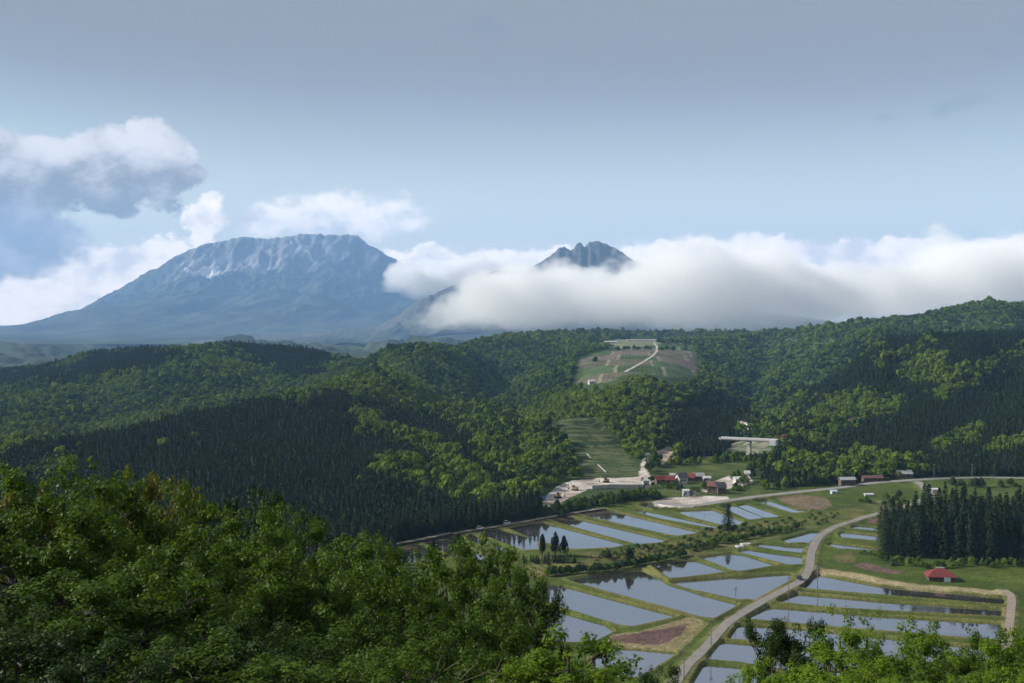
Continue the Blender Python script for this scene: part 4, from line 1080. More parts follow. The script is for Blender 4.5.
def px_cedar(px, pyb, pyt, wpx, label, **kw):
    p = at(px, pyb); k = F_PX / p[1]
    return cedar((p[0], p[1], p[2] - .1), (pyb - pyt) / k * 1.02, wpx / k, label, **kw)
px_cedar(728, 530, 504, 18, 'single dark conical cedar standing on the scrub bank between the terraces')
px_cedar(549, 573, 552, 7, 'dark small cedar at the edge of the striped seedling plot')
for k in range(62):
    f, g_ = rng.uniform(0, 1), rng.integers(0, 3)
    px = 521 + 54 * f; py = 560.5 + 1.5 * g_ - 1.0 * f + rng.uniform(-.6, .6)
    px_cedar(px, py, py - rng.uniform(5, 8.5), 3.2, 'slender young cedar planted in rows below the three pines', group='young planted cedars', mat=NEEDLE_YOUNG)
for k in range(34):
    px = rng.uniform(452, 522); py = rng.uniform(571, 588)
    px_cedar(px, py, py - rng.uniform(7, 11), 4, 'slender young cedar in the plot behind the left wood', group='young cedars behind the left wood', mat=NEEDLE_YOUNG)

def mid_broadleaf(seed, mat):
    V, T_ = far_broadleaf(seed, 3.0, 760, .17); V[:, 2] = (V[:, 2] - V[:, 2].min()) * 1.45 + .45; me = quads_mesh('crown', V, T_); me.materials.append(mat)
    tm = MB().tube([(0, 0, -.8), (.1, 0, 2), (0, .1, 4)], [.25, .18, .08], 6)
    for a in (0, 2.1, 4.2): tm.tube([(0, 0, 2), (math.cos(a) * 1.2, math.sin(a) * 1.2, 3.8)], [.1, .03], 5)
    mt = bpy.data.meshes.new('trunk'); mt.from_pydata(tm.v, [], tm.f); mt.materials.append(BARK)
    return me, mt
MIDS = [mid_broadleaf(700 + k, FAR_LEAF) for k in range(4)]
ROUND = [mid_broadleaf(720 + k, NEEDLE) for k in range(3)]
def px_round(px, pyb, pyt, wpx, label, name='pine_tree'):
    p = at(px, pyb); k = F_PX / p[1]; h = (pyb - pyt) / k; cm, tm = random.choice(ROUND)
    t = thing(name, label, 'tree', (p[0], p[1], p[2] - .1), rng.uniform(0, 6.28)); t.scale = (wpx / k / 4.9, wpx / k / 4.9, h / 5.2)
    link('trunk', tm, None, t); link('crown', cm, None, t)
px_round(458, 562, 526, 15, 'large dark tree standing between paddies at the left end of the terraces')
px_round(433, 556, 537, 8, 'small dark tree left of the large dark tree among the left paddies')
px_round(542.5, 556, 528, 8.5, 'ragged pine, leftmost of three before the bright paddy')
px_round(555.5, 556, 529, 9, 'ragged pine, middle one of three before the bright paddy')
px_round(564, 556, 533, 9, 'ragged pine, rightmost and shortest of three before the bright paddy')
px_round(629, 566, 544, 9, 'lone dark tree on the bank, mirrored in the paddy below')
px_round(608.5, 560, 549, 6, 'low dark tree on the bank left of the lone mirrored tree')
LIGHT_WOOD = bpy.data.materials['light_wood']; DEEP_WOOD = bpy.data.materials['deep_wood']
def mid_tree(x, y, w, h, label, group, mat=None):
    cm, tm = random.choice(MIDS); t = thing('broadleaf_tree', label, 'tree', (x, y, lz(x, y) - .1), rng.uniform(0, 6.28), group)
    t.scale = (w / 5.6, w / 5.6, h / 5.2); link('trunk', tm, None, t); c = link('crown', cm, None, t)
    if mat: c.material_slots[0].link = 'OBJECT'; c.material_slots[0].material = mat
def tree_line(pxs, n, w, h, label, group, mats, jit=4.0):
    p = np.array([at(*q) for q in pxs]); d = np.r_[0, np.cumsum(np.linalg.norm(np.diff(p[:, :2], axis=0), axis=1))]
    for k in range(n):
        s = (k + rng.uniform(0, 1)) / n * d[-1]; x = np.interp(s, d, p[:, 0]) + rng.uniform(-jit, jit); y = np.interp(s, d, p[:, 1]) + rng.uniform(-jit, jit)
        ww = rng.uniform(*w); mid_tree(x, y, ww, ww * rng.uniform(*h), label, group, random.choice(mats))
tree_line([(548,515),(572,509.5),(600,505),(630,500),(655,496.5)], 84, (3.8, 6.6), (.9, 1.25), 'round leafy tree in the belt between building site and upper paddies', 'trees between the site and the paddies', [DEEP_WOOD, None, DEEP_WOOD], 7)
tree_line([(765,490),(790,487),(815,484),(840,481),(870,477)], 22, (4, 7), (.9, 1.3), 'leafy tree along the wooded north side of the main road', 'trees north of the main road', [DEEP_WOOD, None, LIGHT_WOOD])
tree_line([(736,486),(752,472),(764,462)], 14, (4.5, 8), (.9, 1.3), 'leafy tree on the slope beside the white yard building', 'trees beside the white yard', [DEEP_WOOD, None, LIGHT_WOOD])
tree_line([(662,466),(690,464),(715,462),(740,460)], 18, (4, 7), (.8, 1.2), 'leafy tree scattered over the green slope above the hamlet', 'trees above the hamlet', [DEEP_WOOD, None, LIGHT_WOOD], 9)
tree_line([(845,500),(870,503),(885,505),(900,497)], 9, (3, 5), (.8, 1.1), 'dark round bush in the rough field inside the road bend', 'bushes inside the road bend', [DEEP_WOOD, DEEP_WOOD, None], 6)
tree_line([(722,462),(735,459),(745,461),(757,461),(770,458)], 34, (3.5, 7), (.9, 1.4), 'leafy tree in the gorge below the white bridge', 'trees below the bridge', [DEEP_WOOD, None, LIGHT_WOOD], 8)
tree_line([(652,481),(668,487),(680,489),(700,490),(730,490),(750,489)], 40, (2.6, 5), (.8, 1.2), 'garden tree among the houses of the hamlet', 'garden trees of the hamlet', [DEEP_WOOD, None, None], 7)
tree_line([(598,350.5),(620,350),(640,349.5),(652,349.5)], 16, (9, 13), (.7, 1.0), 'bluish tree in the belt across the plateau fields', 'tree belt on the plateau', [DEEP_WOOD, None], 10)
tree_line([(661,351),(675,350),(690,349.5)], 9, (9, 13), (.7, 1.0), 'bluish tree in the belt right of the plateau track', 'tree belt right of the plateau track', [DEEP_WOOD, None], 10)
tree_line([(594,362),(596,362)], 2, (9, 11), (.9, 1.0), 'single dark tree standing in the plateau field', 'field trees on the plateau', [DEEP_WOOD], 2)
tree_line([(945,484),(980,486),(1024,487)], 12, (4, 7), (.8, 1.2), 'dark leafy tree between the branch road and the grove', 'trees beyond the branch road', [DEEP_WOOD], 6)

def shrub_kind(seed):
    V, T_ = far_broadleaf(seed, 1.0, 240, .26); V[:, 2] -= .35; return quads_mesh('shrub', V, T_)
SHRUBS = [shrub_kind(740 + k) for k in range(4)]
for me in SHRUBS: me.materials.append(FAR_LEAF)
REED = mat_leaf('dry_reed', (.17, .13, .06), (.30, .24, .13), .2, .9)
def shrub(px, py, w, h, label, group, mat=None):
    p = at(px, py); o = link('shrub', random.choice(SHRUBS)); o.location = (p[0], p[1], p[2] - .1); o.scale = (w / 1.7, w / 1.7, h / .95); o.rotation_euler = (0, 0, rng.uniform(0, 6.28))
    tag(o, label, 'shrub', group)
    if mat: o.material_slots[0].link = 'OBJECT'; o.material_slots[0].material = mat
def shrub_line(pxs, n, w, h, label, group, mats, jit=1.2):
    p = np.array(pxs, float); d = np.r_[0, np.cumsum(np.linalg.norm(np.diff(p, axis=0), axis=1))]
    for k in range(n):
        s = (k + rng.uniform(0, 1)) / n * d[-1]
        shrub(np.interp(s, d, p[:, 0]), np.interp(s, d, p[:, 1]) + rng.uniform(-jit, jit) , rng.uniform(*w), rng.uniform(*h), label, group, random.choice(mats))
shrub_line([(546,576.5),(575,574),(605,571.5),(640,566),(665,560.5),(686,556)], 90, (2.2, 4.0), (2.0, 3.8), 'dark shrub in the hedge row lining the upper edge of the mirrored paddy', 'hedge shrubs above the mirrored paddy', [DEEP_WOOD, DEEP_WOOD, None], .7)
shrub_line([(690,551),(712,546),(735,541),(752,538),(775,533),(800,529)], 60, (2.0, 4.2), (1.6, 3.2), 'shrub on the lower edge of the scrub bank right of the cedar', 'shrubs on the lower edge of the bank', [DEEP_WOOD, None, None])
shrub_line([(600,556),(640,552),(680,545),(705,541),(740,533),(790,524),(840,516)], 90, (1.8, 3.8), (1.0, 2.2), 'small green shrub scattered over the dry scrub bank', 'shrubs over the scrub bank', [None, None, LIGHT_WOOD, DEEP_WOOD], 5)
shrub_line([(590,558),(640,553),(690,543),(730,537),(770,528)], 44, (1.6, 2.8), (.8, 1.5), 'tuft of pale dry reed on the scrub bank', 'reed tufts on the scrub bank', [REED], 6)
shrub_line([(706,531),(716,530),(736,530),(748,527)], 9, (2.0, 3.4), (1.6, 2.6), 'dark bush crowded round the foot of the single cedar', 'bushes round the single cedar', [DEEP_WOOD])
shrub_line([(880,562),(900,564),(925,567),(960,567),(1000,566),(1040,568)], 40, (2.4, 4.4), (2.0, 3.6), 'rounded green bush along the front foot of the cedar grove', 'bushes in front of the grove', [DEEP_WOOD, None, LIGHT_WOOD], 2.0)
shrub_line([(858,553),(875,557),(895,568)], 10, (1.6, 2.8), (1.0, 2.0), 'small bush on the grass left of the grove', 'bushes left of the grove', [None, LIGHT_WOOD])

# ------------------------------------------------------------------ buildings
ROOF_RED = mat_plain('red_sheet_roof', (.15, .026, .024), .6, .25, .8); ROOF_DARK = mat_plain('dark_tile_roof', (.075, .075, .085), .6, .3, .9)
ROOF_GREY = mat_plain('grey_sheet_roof', (.30, .31, .33), .5, .2, .5); ROOF_RUST = mat_plain('rusty_sheet_roof', (.12, .058, .048), .7, .35, .7)
WALL_WHITE = mat_plain('white_plaster', (.46, .45, .42), .85, .12, .8); WALL_WOOD = mat_plain('weathered_boards', (.11, .075, .055), .9, .3, 1.2)
WALL_TAN = mat_plain('tan_boards', (.50, .26, .12), .85, .2, 1.0); WALL_BLUE = mat_plain('pale_blue_sheet', (.45, .53, .60), .6, .15, .6)
GLASS = mat_plain('window_glass', (.03, .035, .045), .12, .1, 1.0); STEEL_W = mat_plain('white_painted_steel', (.50, .51, .52), .45, .08, .5)
CONCRETE = mat_plain('pale_concrete', (.40, .39, .37), .85, .18, .35); STEEL_RED = mat_plain('red_painted_steel', (.22, .05, .04), .5, .2, 1.0)
YELLOW = mat_plain('yellow_machine_paint', (.30, .18, .05), .5, .25, 1.2); RUBBER = mat_plain('black_rubber', (.02, .02, .02), .8, .2, 2.0); DARK_STEEL = mat_plain('dark_steel', (.07, .07, .08), .5, .2, 1.5)
POLE_C = mat_plain('pole_concrete', (.12, .115, .105), .85, .2, .8); TARP = mat_plain('blue_tarpaulin', (.05, .16, .42), .6, .2, 1.0)
def house(name, p, L, W, hw, hr, rz, roof, wall, label, cat='house', hip=0.0, over=.5, windows=2, door=True, group=None, ridge=None):
    t = thing(name, label, cat, p, rz, group)
    MB().box(0, 0, hw / 2 - .6, L, W, hw + 1.2).build('wall', wall, t)
    if hip == 0:                                     # gable triangles belong to the wall
        g = MB()
        for sx in (-1, 1):
            g.v += [(sx * (L / 2 - .003), -W / 2, hw), (sx * (L / 2 - .003), W / 2, hw), (sx * (L / 2 - .003), 0, hw + hr - .08), (sx * (L / 2 - .2), -W / 2, hw), (sx * (L / 2 - .2), W / 2, hw), (sx * (L / 2 - .2), 0, hw + hr - .08)]
            b = len(g.v) - 6; g.f += [[b, b + 1, b + 2], [b + 3, b + 5, b + 4], [b, b + 2, b + 5, b + 3], [b + 1, b + 4, b + 5, b + 2], [b, b + 3, b + 4, b + 1]]
        g.build('gable', wall, t)
    r = MB(); lx, ly = L / 2 + over, W / 2 + over; e = hw - over * hr / (W / 2) ; hx = (L / 2 - hip) if hip else lx; th = .22
    for dz in (0, th): r.v += [(-lx, -ly, e + dz), (lx, -ly, e + dz), (lx, ly, e + dz), (-lx, ly, e + dz), (-hx, 0, hw + hr + dz), (hx, 0, hw + hr + dz)]
    top = [[6, 7, 11, 10], [8, 9, 10, 11], [7, 8, 11], [9, 6, 10]]; bot = [[0, 4, 5, 1], [2, 5, 4, 3], [1, 5, 2], [3, 4, 0]]
    if not hip: top, bot = top[:2], bot[:2]
    r.f += top + bot + [[0, 1, 7, 6], [2, 3, 9, 8]] + ([[1, 2, 8, 7], [3, 0, 6, 9]] if hip else [[1, 5, 11, 7], [5, 2, 8, 11], [3, 4, 10, 9], [4, 0, 6, 10]])
    ro = r.build('roof', roof, t)
    if ridge is not None: MB().box(0, 0, hw + hr + th + .12, 2 * hx * .96, .5, .32).build('ridge_highlight', ridge, ro)  # white bar paints the bright highlight along the ridge
    for k in range(windows):
        x = (k + 1) / (windows + 1) * L - L / 2
        for sy in (-1, 1):
            MB().box(x, sy * (W / 2 + .01), hw * .55, min(1.6, L / (windows + 1) * .7), .08, 1.0).build('window', GLASS, t)
    if door: MB().box(-L * .38, -W / 2 - .02, 1.0, 1.0, .1, 2.0).build('door', WALL_WOOD if wall is not WALL_WOOD else DARK_STEEL, t)
    return t
def px_house(name, px, py, wpx, ratio, hw, hr, rz, roof, wall, label, **kw):
    p = at(px, py); L = wpx * p[1] / F_PX
    return house(name, (p[0], p[1] + L * ratio * .5, p[2]), L, L * ratio, hw, hr, rz, roof, wall, label, **kw)
h = px_house('farmhouse', 943, 581.5, 25, .6, 2.4, 2.3, R(-8), ROOF_RED, WALL_WOOD, 'farm building with bright red hipped roof in front of the cedar grove', hip=3.4, over=.9, windows=3, ridge=STEEL_W)
MB().box(2.0, -3.9, 1.0, 2.6, .25, 1.9).build('shutter', WALL_BLUE, h)
px_house('barn', 893, 521, 17, .6, 3.2, 1.8, R(12), ROOF_DARK, WALL_TAN, 'orange tan walled barn half hidden by the left end of the grove', cat='barn', windows=1)
px_house('house', 660.5, 484, 9, .7, 2.8, 2.0, R(10), ROOF_RED, WALL_WOOD, 'low house with red roof, left one of the red pair in the hamlet', windows=2)
px_house('house', 670.5, 484.3, 8.5, .75, 2.8, 2.0, R(-6), ROOF_RED, WALL_WOOD, 'low house with red roof, right one of the red pair in the hamlet', windows=2)
px_house('house', 682, 484, 10, .8, 4.2, 2.4, R(25), ROOF_DARK, WALL_WHITE, 'white walled dark roofed house in the middle of the hamlet', windows=2)
px_house('house', 690.5, 482, 9, .7, 3.0, 2.0, R(-15), ROOF_RED, WALL_WOOD, 'red roofed house touching the dark roofed one in the hamlet', windows=2)
px_house('house', 699, 480.5, 10, .6, 3.0, 1.6, R(8), ROOF_GREY, WALL_WOOD, 'grey roofed low house right of the red roofs in the hamlet', windows=2)
px_house('shed', 707, 482, 7, .6, 2.6, .8, R(4), STEEL_W, WALL_WHITE, 'small white shed at the right end of the hamlet row', cat='shed', windows=1)
px_house('shed', 675, 479, 9, .5, 2.4, 1.0, R(-10), ROOF_GREY, WALL_WOOD, 'narrow grey roofed shed behind the red pair', cat='shed', windows=1)
px_house('shed', 686, 496.5, 5.5, .8, 3.4, .6, R(3), STEEL_W, WALL_BLUE, 'pale blue white boxy shed beside the long gravel pad', cat='shed', windows=1)
px_house('shed', 693, 496.5, 5, .9, 2.2, .8, R(-5), ROOF_DARK, WALL_BLUE, 'lower dark roofed shed right of the pale blue box', cat='shed', windows=1)
px_house('house', 713, 493.5, 9, .8, 4.6, 2.3, R(-20), ROOF_RUST, WALL_WOOD, 'rusty roofed two storey house by the main road junction', windows=2)
px_house('house', 721, 494, 9, .8, 4.2, 2.4, R(16), ROOF_DARK, WALL_WOOD, 'black roofed dark house right beside the rusty roofed one', windows=2)
px_house('workshop', 742, 483.5, 15, .55, 3.0, 1.0, R(12), STEEL_W, WALL_WHITE, 'long white workshop at the end of the gravel yard', cat='workshop', windows=3)
px_house('tower_shed', 747.5, 482.5, 4.5, .9, 6.0, 1.2, R(0), STEEL_W, WALL_WHITE, 'tall narrow white building rising behind the white workshop', cat='building', windows=1)
px_house('house', 653, 462.5, 13, .7, 4.0, 2.2, R(-22), ROOF_DARK, WALL_WHITE, 'dark roofed white house at the mouth of the side valley', windows=2)
px_house('house', 646, 488.5, 6, .9, 4.6, .5, R(5), ROOF_GREY, CONCRETE, 'square concrete plant house where the site road meets the hamlet', windows=1)
px_house('shed', 848, 486.5, 15, .5, 4.2, 1.2, R(6), ROOF_GREY, WALL_WOOD, 'brown shed with pale grey roof beside the main road', cat='shed', windows=3)
px_house('shed', 873, 482.3, 20, .35, 2.8, 1.2, R(6), ROOF_RUST, WALL_WOOD, 'long low rusty red shed along the main road', cat='shed', windows=4)
px_house('house', 905, 478.5, 15, .6, 3.0, 1.8, R(8), ROOF_GREY, WALL_WOOD, 'house with pale roof at the road fork below the dark wood', windows=2)
px_house('hut', 834, 494, 5, .8, 1.6, .5, R(10), WALL_BLUE, WALL_BLUE, 'small pale blue hut at the bend of the main road', cat='hut', windows=1, door=False)
px_house('hut', 869, 496.5, 8, .4, 1.2, .4, R(3), STEEL_W, WALL_WHITE, 'low white covered frame in the field inside the road bend', cat='hut', windows=0, door=False)
px_house('hut', 935, 492, 5, .7, 1.6, .5, R(-8), STEEL_W, WALL_WHITE, 'small white hut beside the branch road near the grove', cat='hut', windows=0, door=False)
px_house('long_shed', 655, 338.5, 46, .16, 4.5, 2.0, R(2), ROOF_DARK, WALL_WHITE, 'very long dark roofed shed on the plateau under the clouds', cat='shed', windows=6)
px_house('long_shed', 640, 341.5, 26, .2, 3.0, 1.5, R(1), ROOF_GREY, WALL_WHITE, 'long grey roofed shed on the plateau left of the track', cat='shed', windows=4)
px_house('long_shed', 611, 343.5, 13, .3, 4, 1.5, R(3), STEEL_W, WALL_WHITE, 'short white shed at the left rim of the plateau', cat='shed', windows=2)
px_house('house', 591.5, 384, 6, .7, 3.4, 1.6, R(20), STEEL_W, WALL_WHITE, 'small white house at the front left corner of the plateau field', windows=1)
px_house('house', 684, 341, 8, .6, 5, 2.0, R(-4), STEEL_W, WALL_WHITE, 'white house at the right end of the long plateau shed', windows=2)
px_house('house', 852, 424, 7, .7, 3.4, 2.2, R(-15), ROOF_RUST, WALL_WOOD, 'lone rusty roofed house in the wooded right hillside', windows=2)

# ------------------------------------------------------------------ bridge over the side valley
def bridge():
    a = P(720, 437.8, 850); b = P(777, 436.8, 832); L = float(np.hypot(*(b - a)[:2])); rz = math.atan2(b[1] - a[1], b[0] - a[0])
    t = thing('road_bridge', 'white girder road bridge on a tall pier crossing the side valley', 'bridge', (a[0], a[1], a[2]), rz)
    MB().box(L / 2, 0, -.25, L, 7.5, .5).build('deck', CONCRETE, t)
    for sy in (-2.2, 2.2): MB().box(L / 2, sy, -.9, L, .8, .8).build('girder', CONCRETE, t)
    for sy in (-3.6, 3.6): MB().box(L / 2, sy, .36, L, .25, .7).build('parapet', STEEL_W, t)
    px0 = L * .515; gz = lz(*(a[:2] + (b - a)[:2] * .515)) - a[2]
    pr = MB().box(px0, 0, (gz - 1.8 - 1.5) / 2, 2.6, 4.2, abs(gz - 1.5) - 1.8); pr.box(px0, 0, -2.45, 3.0, 6.4, 1.3); pr.build('pier', CONCRETE, t)
    MB().box(px0 + .6, 0, gz - .2, 6, 7.5, 2.0).build('footing', CONCRETE, t)
    MB().box(L - 2.4, 0, -1.5, 4.6, 8.6, 3.9).build('formwork_box', STEEL_W, t)
    return b
BB = bridge()
t = thing('tower_crane', 'thin red crane mast at the right end of the white bridge', 'crane', (BB[0] + 1.5, BB[1] + 6, BB[2] - 8))
t.scale = (.55, .55, .8)
m_ = MB()
for dx in (-.6, .6):
    for dy in (-.6, .6): m_.box(dx, dy, 9, .22, .22, 18)
for k in range(9): m_.box(0, -.6, 2 * k + 1, 1.3, .12, .14); m_.box(-.6, 0, 2 * k + 1.4, .12, 1.3, .14)
m_.build('mast', STEEL_RED, t); MB().tube([(0, 0, 15), (-5, 0, 19.5)], .28, 5).build('jib', STEEL_RED, t); MB().box(.9, 0, 8.6, 2.2, 1.6, 1.9).build('cab', STEEL_RED, t)
t = thing('site_container', 'red site container on the bank beside the bridge end', 'container', (BB[0] + 5, BB[1] - 2, BB[2] - .5), .1)
t.scale = (.6, .6, .7)
MB().box(0, 0, 1.3, 6, 2.4, 2.6).build('body', STEEL_RED, t); MB().box(-3.01, 0, 1.3, .08, 2.2, 2.4).build('door', DARK_STEEL, t)

# ------------------------------------------------------------------ retaining walls, drains, guard rail, poles
def wall_run(pxs, h, th, mat, label, name='retaining_wall'):
    p = [at(*q) for q in pxs]; mb = MB()
    for a, b in zip(p[:-1], p[1:]):
        c = (a + b) / 2; d = b - a; mb.box(c.x, c.y, c.z + h / 2 - .5, math.hypot(d.x, d.y), th, h + 1, math.atan2(d.y, d.x))
    o = mb.build(name, mat); return tag(o, label, 'wall')
wall_run([(592,489.5),(612,488),(632,488.5),(650,488)], 2.4, .7, CONCRETE, 'pale concrete retaining wall below the building site')
wall_run([(735,424),(746,425.5),(752,429)], 2.2, .8, STEEL_W, 'white wall of the upper road glimpsed above the bridge')
wall_run([(750,429.5),(751,433.5)], 2.0, .8, CONCRETE, 'pale concrete bank below the upper road bend')
def strip(pxs, w, mat, label, name, cat):
    p = [at(*q) for q in pxs]; mb = MB()
    for a, b in zip(p[:-1], p[1:]):
        n_ = 8
        for k in range(n_):
            u = a.lerp(b, (k + .5) / n_); v = b - a
            mb.box(u.x, u.y, lz(u.x, u.y) + .2, math.hypot(v.x, v.y) / n_ * .98, w, .5, math.atan2(v.y, v.x))
    return tag(mb.build(name, mat), label, cat)
strip([(587,454),(591,458.5)], .6, CONCRETE, 'short white drain channel high on the terraced slope', 'drain_channel', 'drain')
strip([(598,465),(606,472.5)], .6, CONCRETE, 'longer white drain channel low on the terraced slope', 'drain_channel', 'drain')
strip([(562.5,443.5),(565,447.5)], .9, CONCRETE, 'white drain channel on the left edge of the terraced slope', 'drain_channel', 'drain')
o = strip([(768,405),(769.5,408.5)], 3, STEEL_W, 'small white weir in the wooded gorge above the bridge', 'weir', 'weir')
def rail(pxs, label):
    p = road_pts(pxs, 8); d = np.r_[0, np.cumsum(np.linalg.norm(np.diff(p[:, :2], axis=0), axis=1))]
    c = at(*pxs[0]); t = thing('guard_rail', label, 'guard rail', (c.x, c.y, c.z)); mb = MB(); prev = None
    for s in np.arange(0, d[-1], 4.0):
        x = np.interp(s, d, p[:, 0]); y = np.interp(s, d, p[:, 1]) - 3.6; z = lz(x, y)
        MB().box(x - c.x, y - c.y, z - c.z + .3, .14, .14, 1.2).build('post', STEEL_W, t)
        if prev is not None:
            q = ((x + prev[0]) / 2 - c.x, (y + prev[1]) / 2 - c.y, (z + prev[2]) / 2 - c.z + .75)
            mb.box(*q, math.hypot(x - prev[0], y - prev[1]), .09, .42, math.atan2(y - prev[1], x - prev[0]))
        prev = (x, y, z)
    mb.build('rail', STEEL_W, t)
rail([(925, 480.2), (950, 479.2), (1000, 478.6)], 'white guard rail along the main road under the dark wood')
def pole_proto():
    t = thing('utility_pole', 'x', 'pole')
    MB().tube([(0, 0, -.5), (0, 0, 9.2)], [.17, .11], 8).build('pole', POLE_C, t)
    MB().box(0, 0, 8.6, 1.7, .1, .12).box(0, 0, 8.0, 1.3, .1, .12).build('crossarm', DARK_STEEL, t)
    ins = MB()
    for x in (-.75, -.3, .3, .75): ins.box(x, 0, 8.78, .1, .1, .22)
    ins.build('insulator', WALL_WHITE, t)
    return t
PP = pole_proto(); first = True
for px, py, lab in [(711, 646, 'utility pole on the road verge beside the brown triangular field'), (735.5, 611, 'utility pole on the left verge at the bend of the farm road'), (788.5, 599, 'utility pole on the right verge below the dark car'),
                    (817.5, 587, 'utility pole standing at the head of the long eastern paddies'), (848, 523, 'utility pole beside the upper farm road'), (684, 679, 'utility pole lowest on the farm road, among treetops'),
                    (934, 478, 'utility pole by the road fork under the wood'), (972, 478, 'utility pole right on the guarded stretch of road'), (680, 498, 'utility pole beside the pale blue shed'), (843, 549, 'utility pole by the small eastern paddies')]:
    p = at(px, py)
    if first: PP.location = p; PP['label'] = lab; PP['group'] = 'utility poles along the roads'; first = False
    else: dup(PP, p, rng.uniform(-.4, .4), None, lab, 'utility poles along the roads')
for px, py, lab in [(692, 516.5, 'thin dark stake in the upper paddy, left of two'), (704.5, 516.5, 'thin dark stake in the upper paddy, right of two')]:
    p = at(px, py); tag(MB().tube([(0, 0, -.5), (.03, 0, 1.5)], [.13, .10], 6).build('stake', DARK_STEEL), lab, 'stake').location = (p[0], p[1], p[2] + .1)

# ------------------------------------------------------------------ vehicles
def car(px, py, rz, paint, label, name='parked_car'):
    p = at(px, py); t = thing(name, label, 'car', (p[0], p[1], p[2] + .35), rz)
    b = MB(); b.prism([(-1.7, -.74), (1.7, -.74), (1.75, 0), (1.7, .74), (-1.7, .74), (-1.75, 0)], .28, .95); 
    body = b.build('body', paint, t)
    c = MB(); c.v = [(-1.62, -.70, .95), (1.05, -.70, .95), (1.05, .70, .95), (-1.62, .70, .95), (-1.45, -.60, 1.68), (.45, -.60, 1.68), (.45, .60, 1.68), (-1.45, .60, 1.68)]
    c.f = [[0, 1, 5, 4], [1, 2, 6, 5], [2, 3, 7, 6], [3, 0, 4, 7], [0, 3, 2, 1], [4, 5, 6, 7]]; c.build('cabin_glass', GLASS, t)
    MB().box(-.5, 0, 1.71, 1.9, 1.22, .06).build('roof', paint, t)
    for x in (-1.1, 1.1):
        for y in (-.72, .72): MB().tube([(x, y - .1, .3), (x, y + .1, .3)], .3, 12).build('wheel', RUBBER, t)
    for y in (-.5, .5): MB().box(1.72, y, .7, .08, .3, .16).build('headlight', STEEL_W, t)
    return t
PAINT_B = mat_plain('dark_blue_paint', (.02, .028, .07), .25, .1, .5); PAINT_W = mat_plain('white_paint', (.8, .8, .8), .3, .05, .5)
car(799.5, 580, R(62), PAINT_B, 'dark blue small car driving up the farm road', 'car')
car(507, 524.5, R(10), PAINT_W, 'white car parked on the track under the dark cedars')
car(480, 530, R(20), PAINT_W, 'pale car parked at the head of the left paddies')
def digger(px, py, rz, label):
    p = at(px, py); t = thing('excavator', label, 'excavator', p, rz)
    for y in (-1.1, 1.1): MB().box(0, y, .45, 3.6, .55, .85).build('track', RUBBER, t)
    MB().box(-.3, 0, 1.55, 2.9, 2.4, 1.2).build('body', YELLOW, t); c = MB().box(.5, .7, 2.5, 1.4, .95, 1.3).build('cab', GLASS, t)
    MB().tube([(1.0, -.3, 1.8), (3.0, -.3, 4.2), (4.8, -.3, 3.2)], [.28, .24, .2], 5).build('boom', YELLOW, t)
    MB().tube([(4.8, -.3, 3.2), (4.6, -.3, 1.2)], .18, 5).build('stick', YELLOW, t); MB().box(4.4, -.3, .8, .8, .9, .8).build('bucket', DARK_STEEL, t)
digger(558, 498, R(30), 'excavator parked on the lower left part of the building site')
digger(575, 490.5, R(150), 'excavator on the middle of the pale building site')
digger(606, 482.5, R(200), 'excavator at the foot of the terraced slope')
for px, py, w, h_, lab, mt in [(540.5, 500, 5, 2.2, 'blue tarpaulin covered stack at the left end of the building site', TARP), (739.5, 547, 3.4, .8, 'white seedling cover on the bank edge, left of two', STEEL_W), (745.5, 544.8, 4.6, .8, 'white seedling cover on the bank edge, right of two', STEEL_W)]:
    p = at(px, py); q = MB(); n_ = 8
    sec = [(math.cos(math.pi * k / n_) * 1.3, math.sin(math.pi * k / n_) * h_) for k in range(n_ + 1)]
    for x in (-w / 2, w / 2): q.v += [(x, a, b) for a, b in sec]
    q.f = [[k, k + 1, k + n_ + 2, k + n_ + 1] for k in range(n_)] + [list(range(n_ + 1)), list(range(2 * n_ + 1, n_, -1))]
    o = q.build('tarpaulin' if mt is TARP else 'seedling_cover', mt); o.location = p; o.rotation_euler = (0, 0, R(18)); tag(o, lab, 'cover')

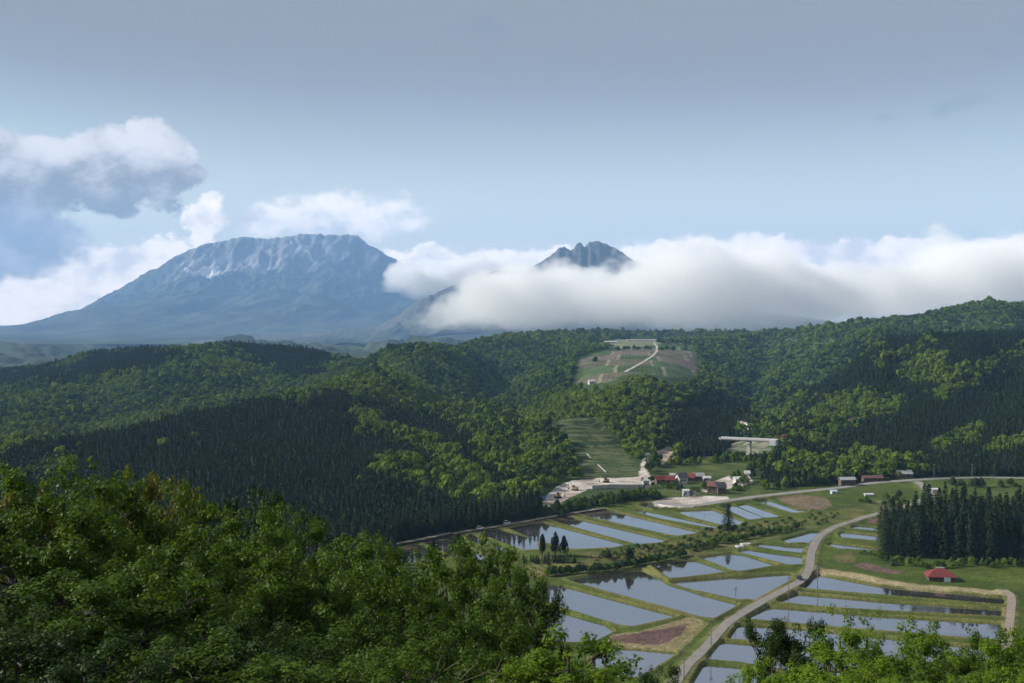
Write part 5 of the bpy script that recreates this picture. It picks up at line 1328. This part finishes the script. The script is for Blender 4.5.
# track over the plateau field
def slope_track(name, pxs, hw, mat):
    p = [at(*q) for q in pxs]; P2 = []
    for a, b in zip(p[:-1], p[1:]):
        for k in range(8): P2.append(np.array(a.lerp(b, k / 8)))
    P2.append(np.array(p[-1])); V = []; F = []
    for i, q in enumerate(P2):
        d = P2[min(i + 1, len(P2) - 1)] - P2[max(i - 1, 0)]; d = d[:2] / np.linalg.norm(d[:2])
        for k in (-1, -.33, .33, 1): x, y = q[0] + d[1] * hw * k, q[1] - d[0] * hw * k; V.append((x, y, lz(x, y) + .5))
    for i in range(len(P2) - 1):
        for k in range(3): a = i * 4 + k; F.append((a, a + 1, a + 5, a + 4))
    link(name, np_mesh(name, V, F, True), mat, kind='structure')
M_PALE = mat_road('pale_gravel', (.36, .34, .30))
slope_track('plateau_track', [(625,372.5),(640,364),(652,356.5),(657,351.5),(657,347),(654,343)], 2.4, M_PALE)

# bare grey branches among the crowns at the bottom of the slope
def bare_tree(px, pyt, Y, label, seed):
    r = np.random.default_rng(seed); p = P(px, pyt, Y); g = lz(p[0], Y); h = p[2] - g
    t = thing('bare_tree', label, 'tree', (p[0], Y, g)); mb = MB(); tw = MB()
    mb.tube([(0, 0, -.2), (.1, 0, h * .5), (0, .1, h * .72)], [.06, .045, .03], 7)
    for k in range(7):
        a = r.uniform(0, 6.28); l = r.uniform(.7, 1.7); b = Vector((0, .1, h * r.uniform(.6, .72))); e = b + Vector((math.cos(a) * l, math.sin(a) * l * .6, h * r.uniform(.12, .28)))
        mb.tube([b, b.lerp(e, .5) + Vector((r.normal(0, .1), 0, -.1)), e], [.028, .018, .007], 5)
        for q in range(4):
            c = b.lerp(e, r.uniform(.35, .95)); f = c + Vector((r.normal(0, .5), r.normal(0, .3), r.uniform(.2, .8))); tw.tube([c, f], [.012, .004], 4, False)
    mb.build('trunk', BARK_PALE, t); tw.build('twigs', BARK_PALE, t)
bare_tree(476, 640, 33, 'bare pale branched dead tree rising among the lower crowns', 801)
bare_tree(415, 652, 30, 'bare forked dead stem at the bottom left of the pale dead tree', 802)
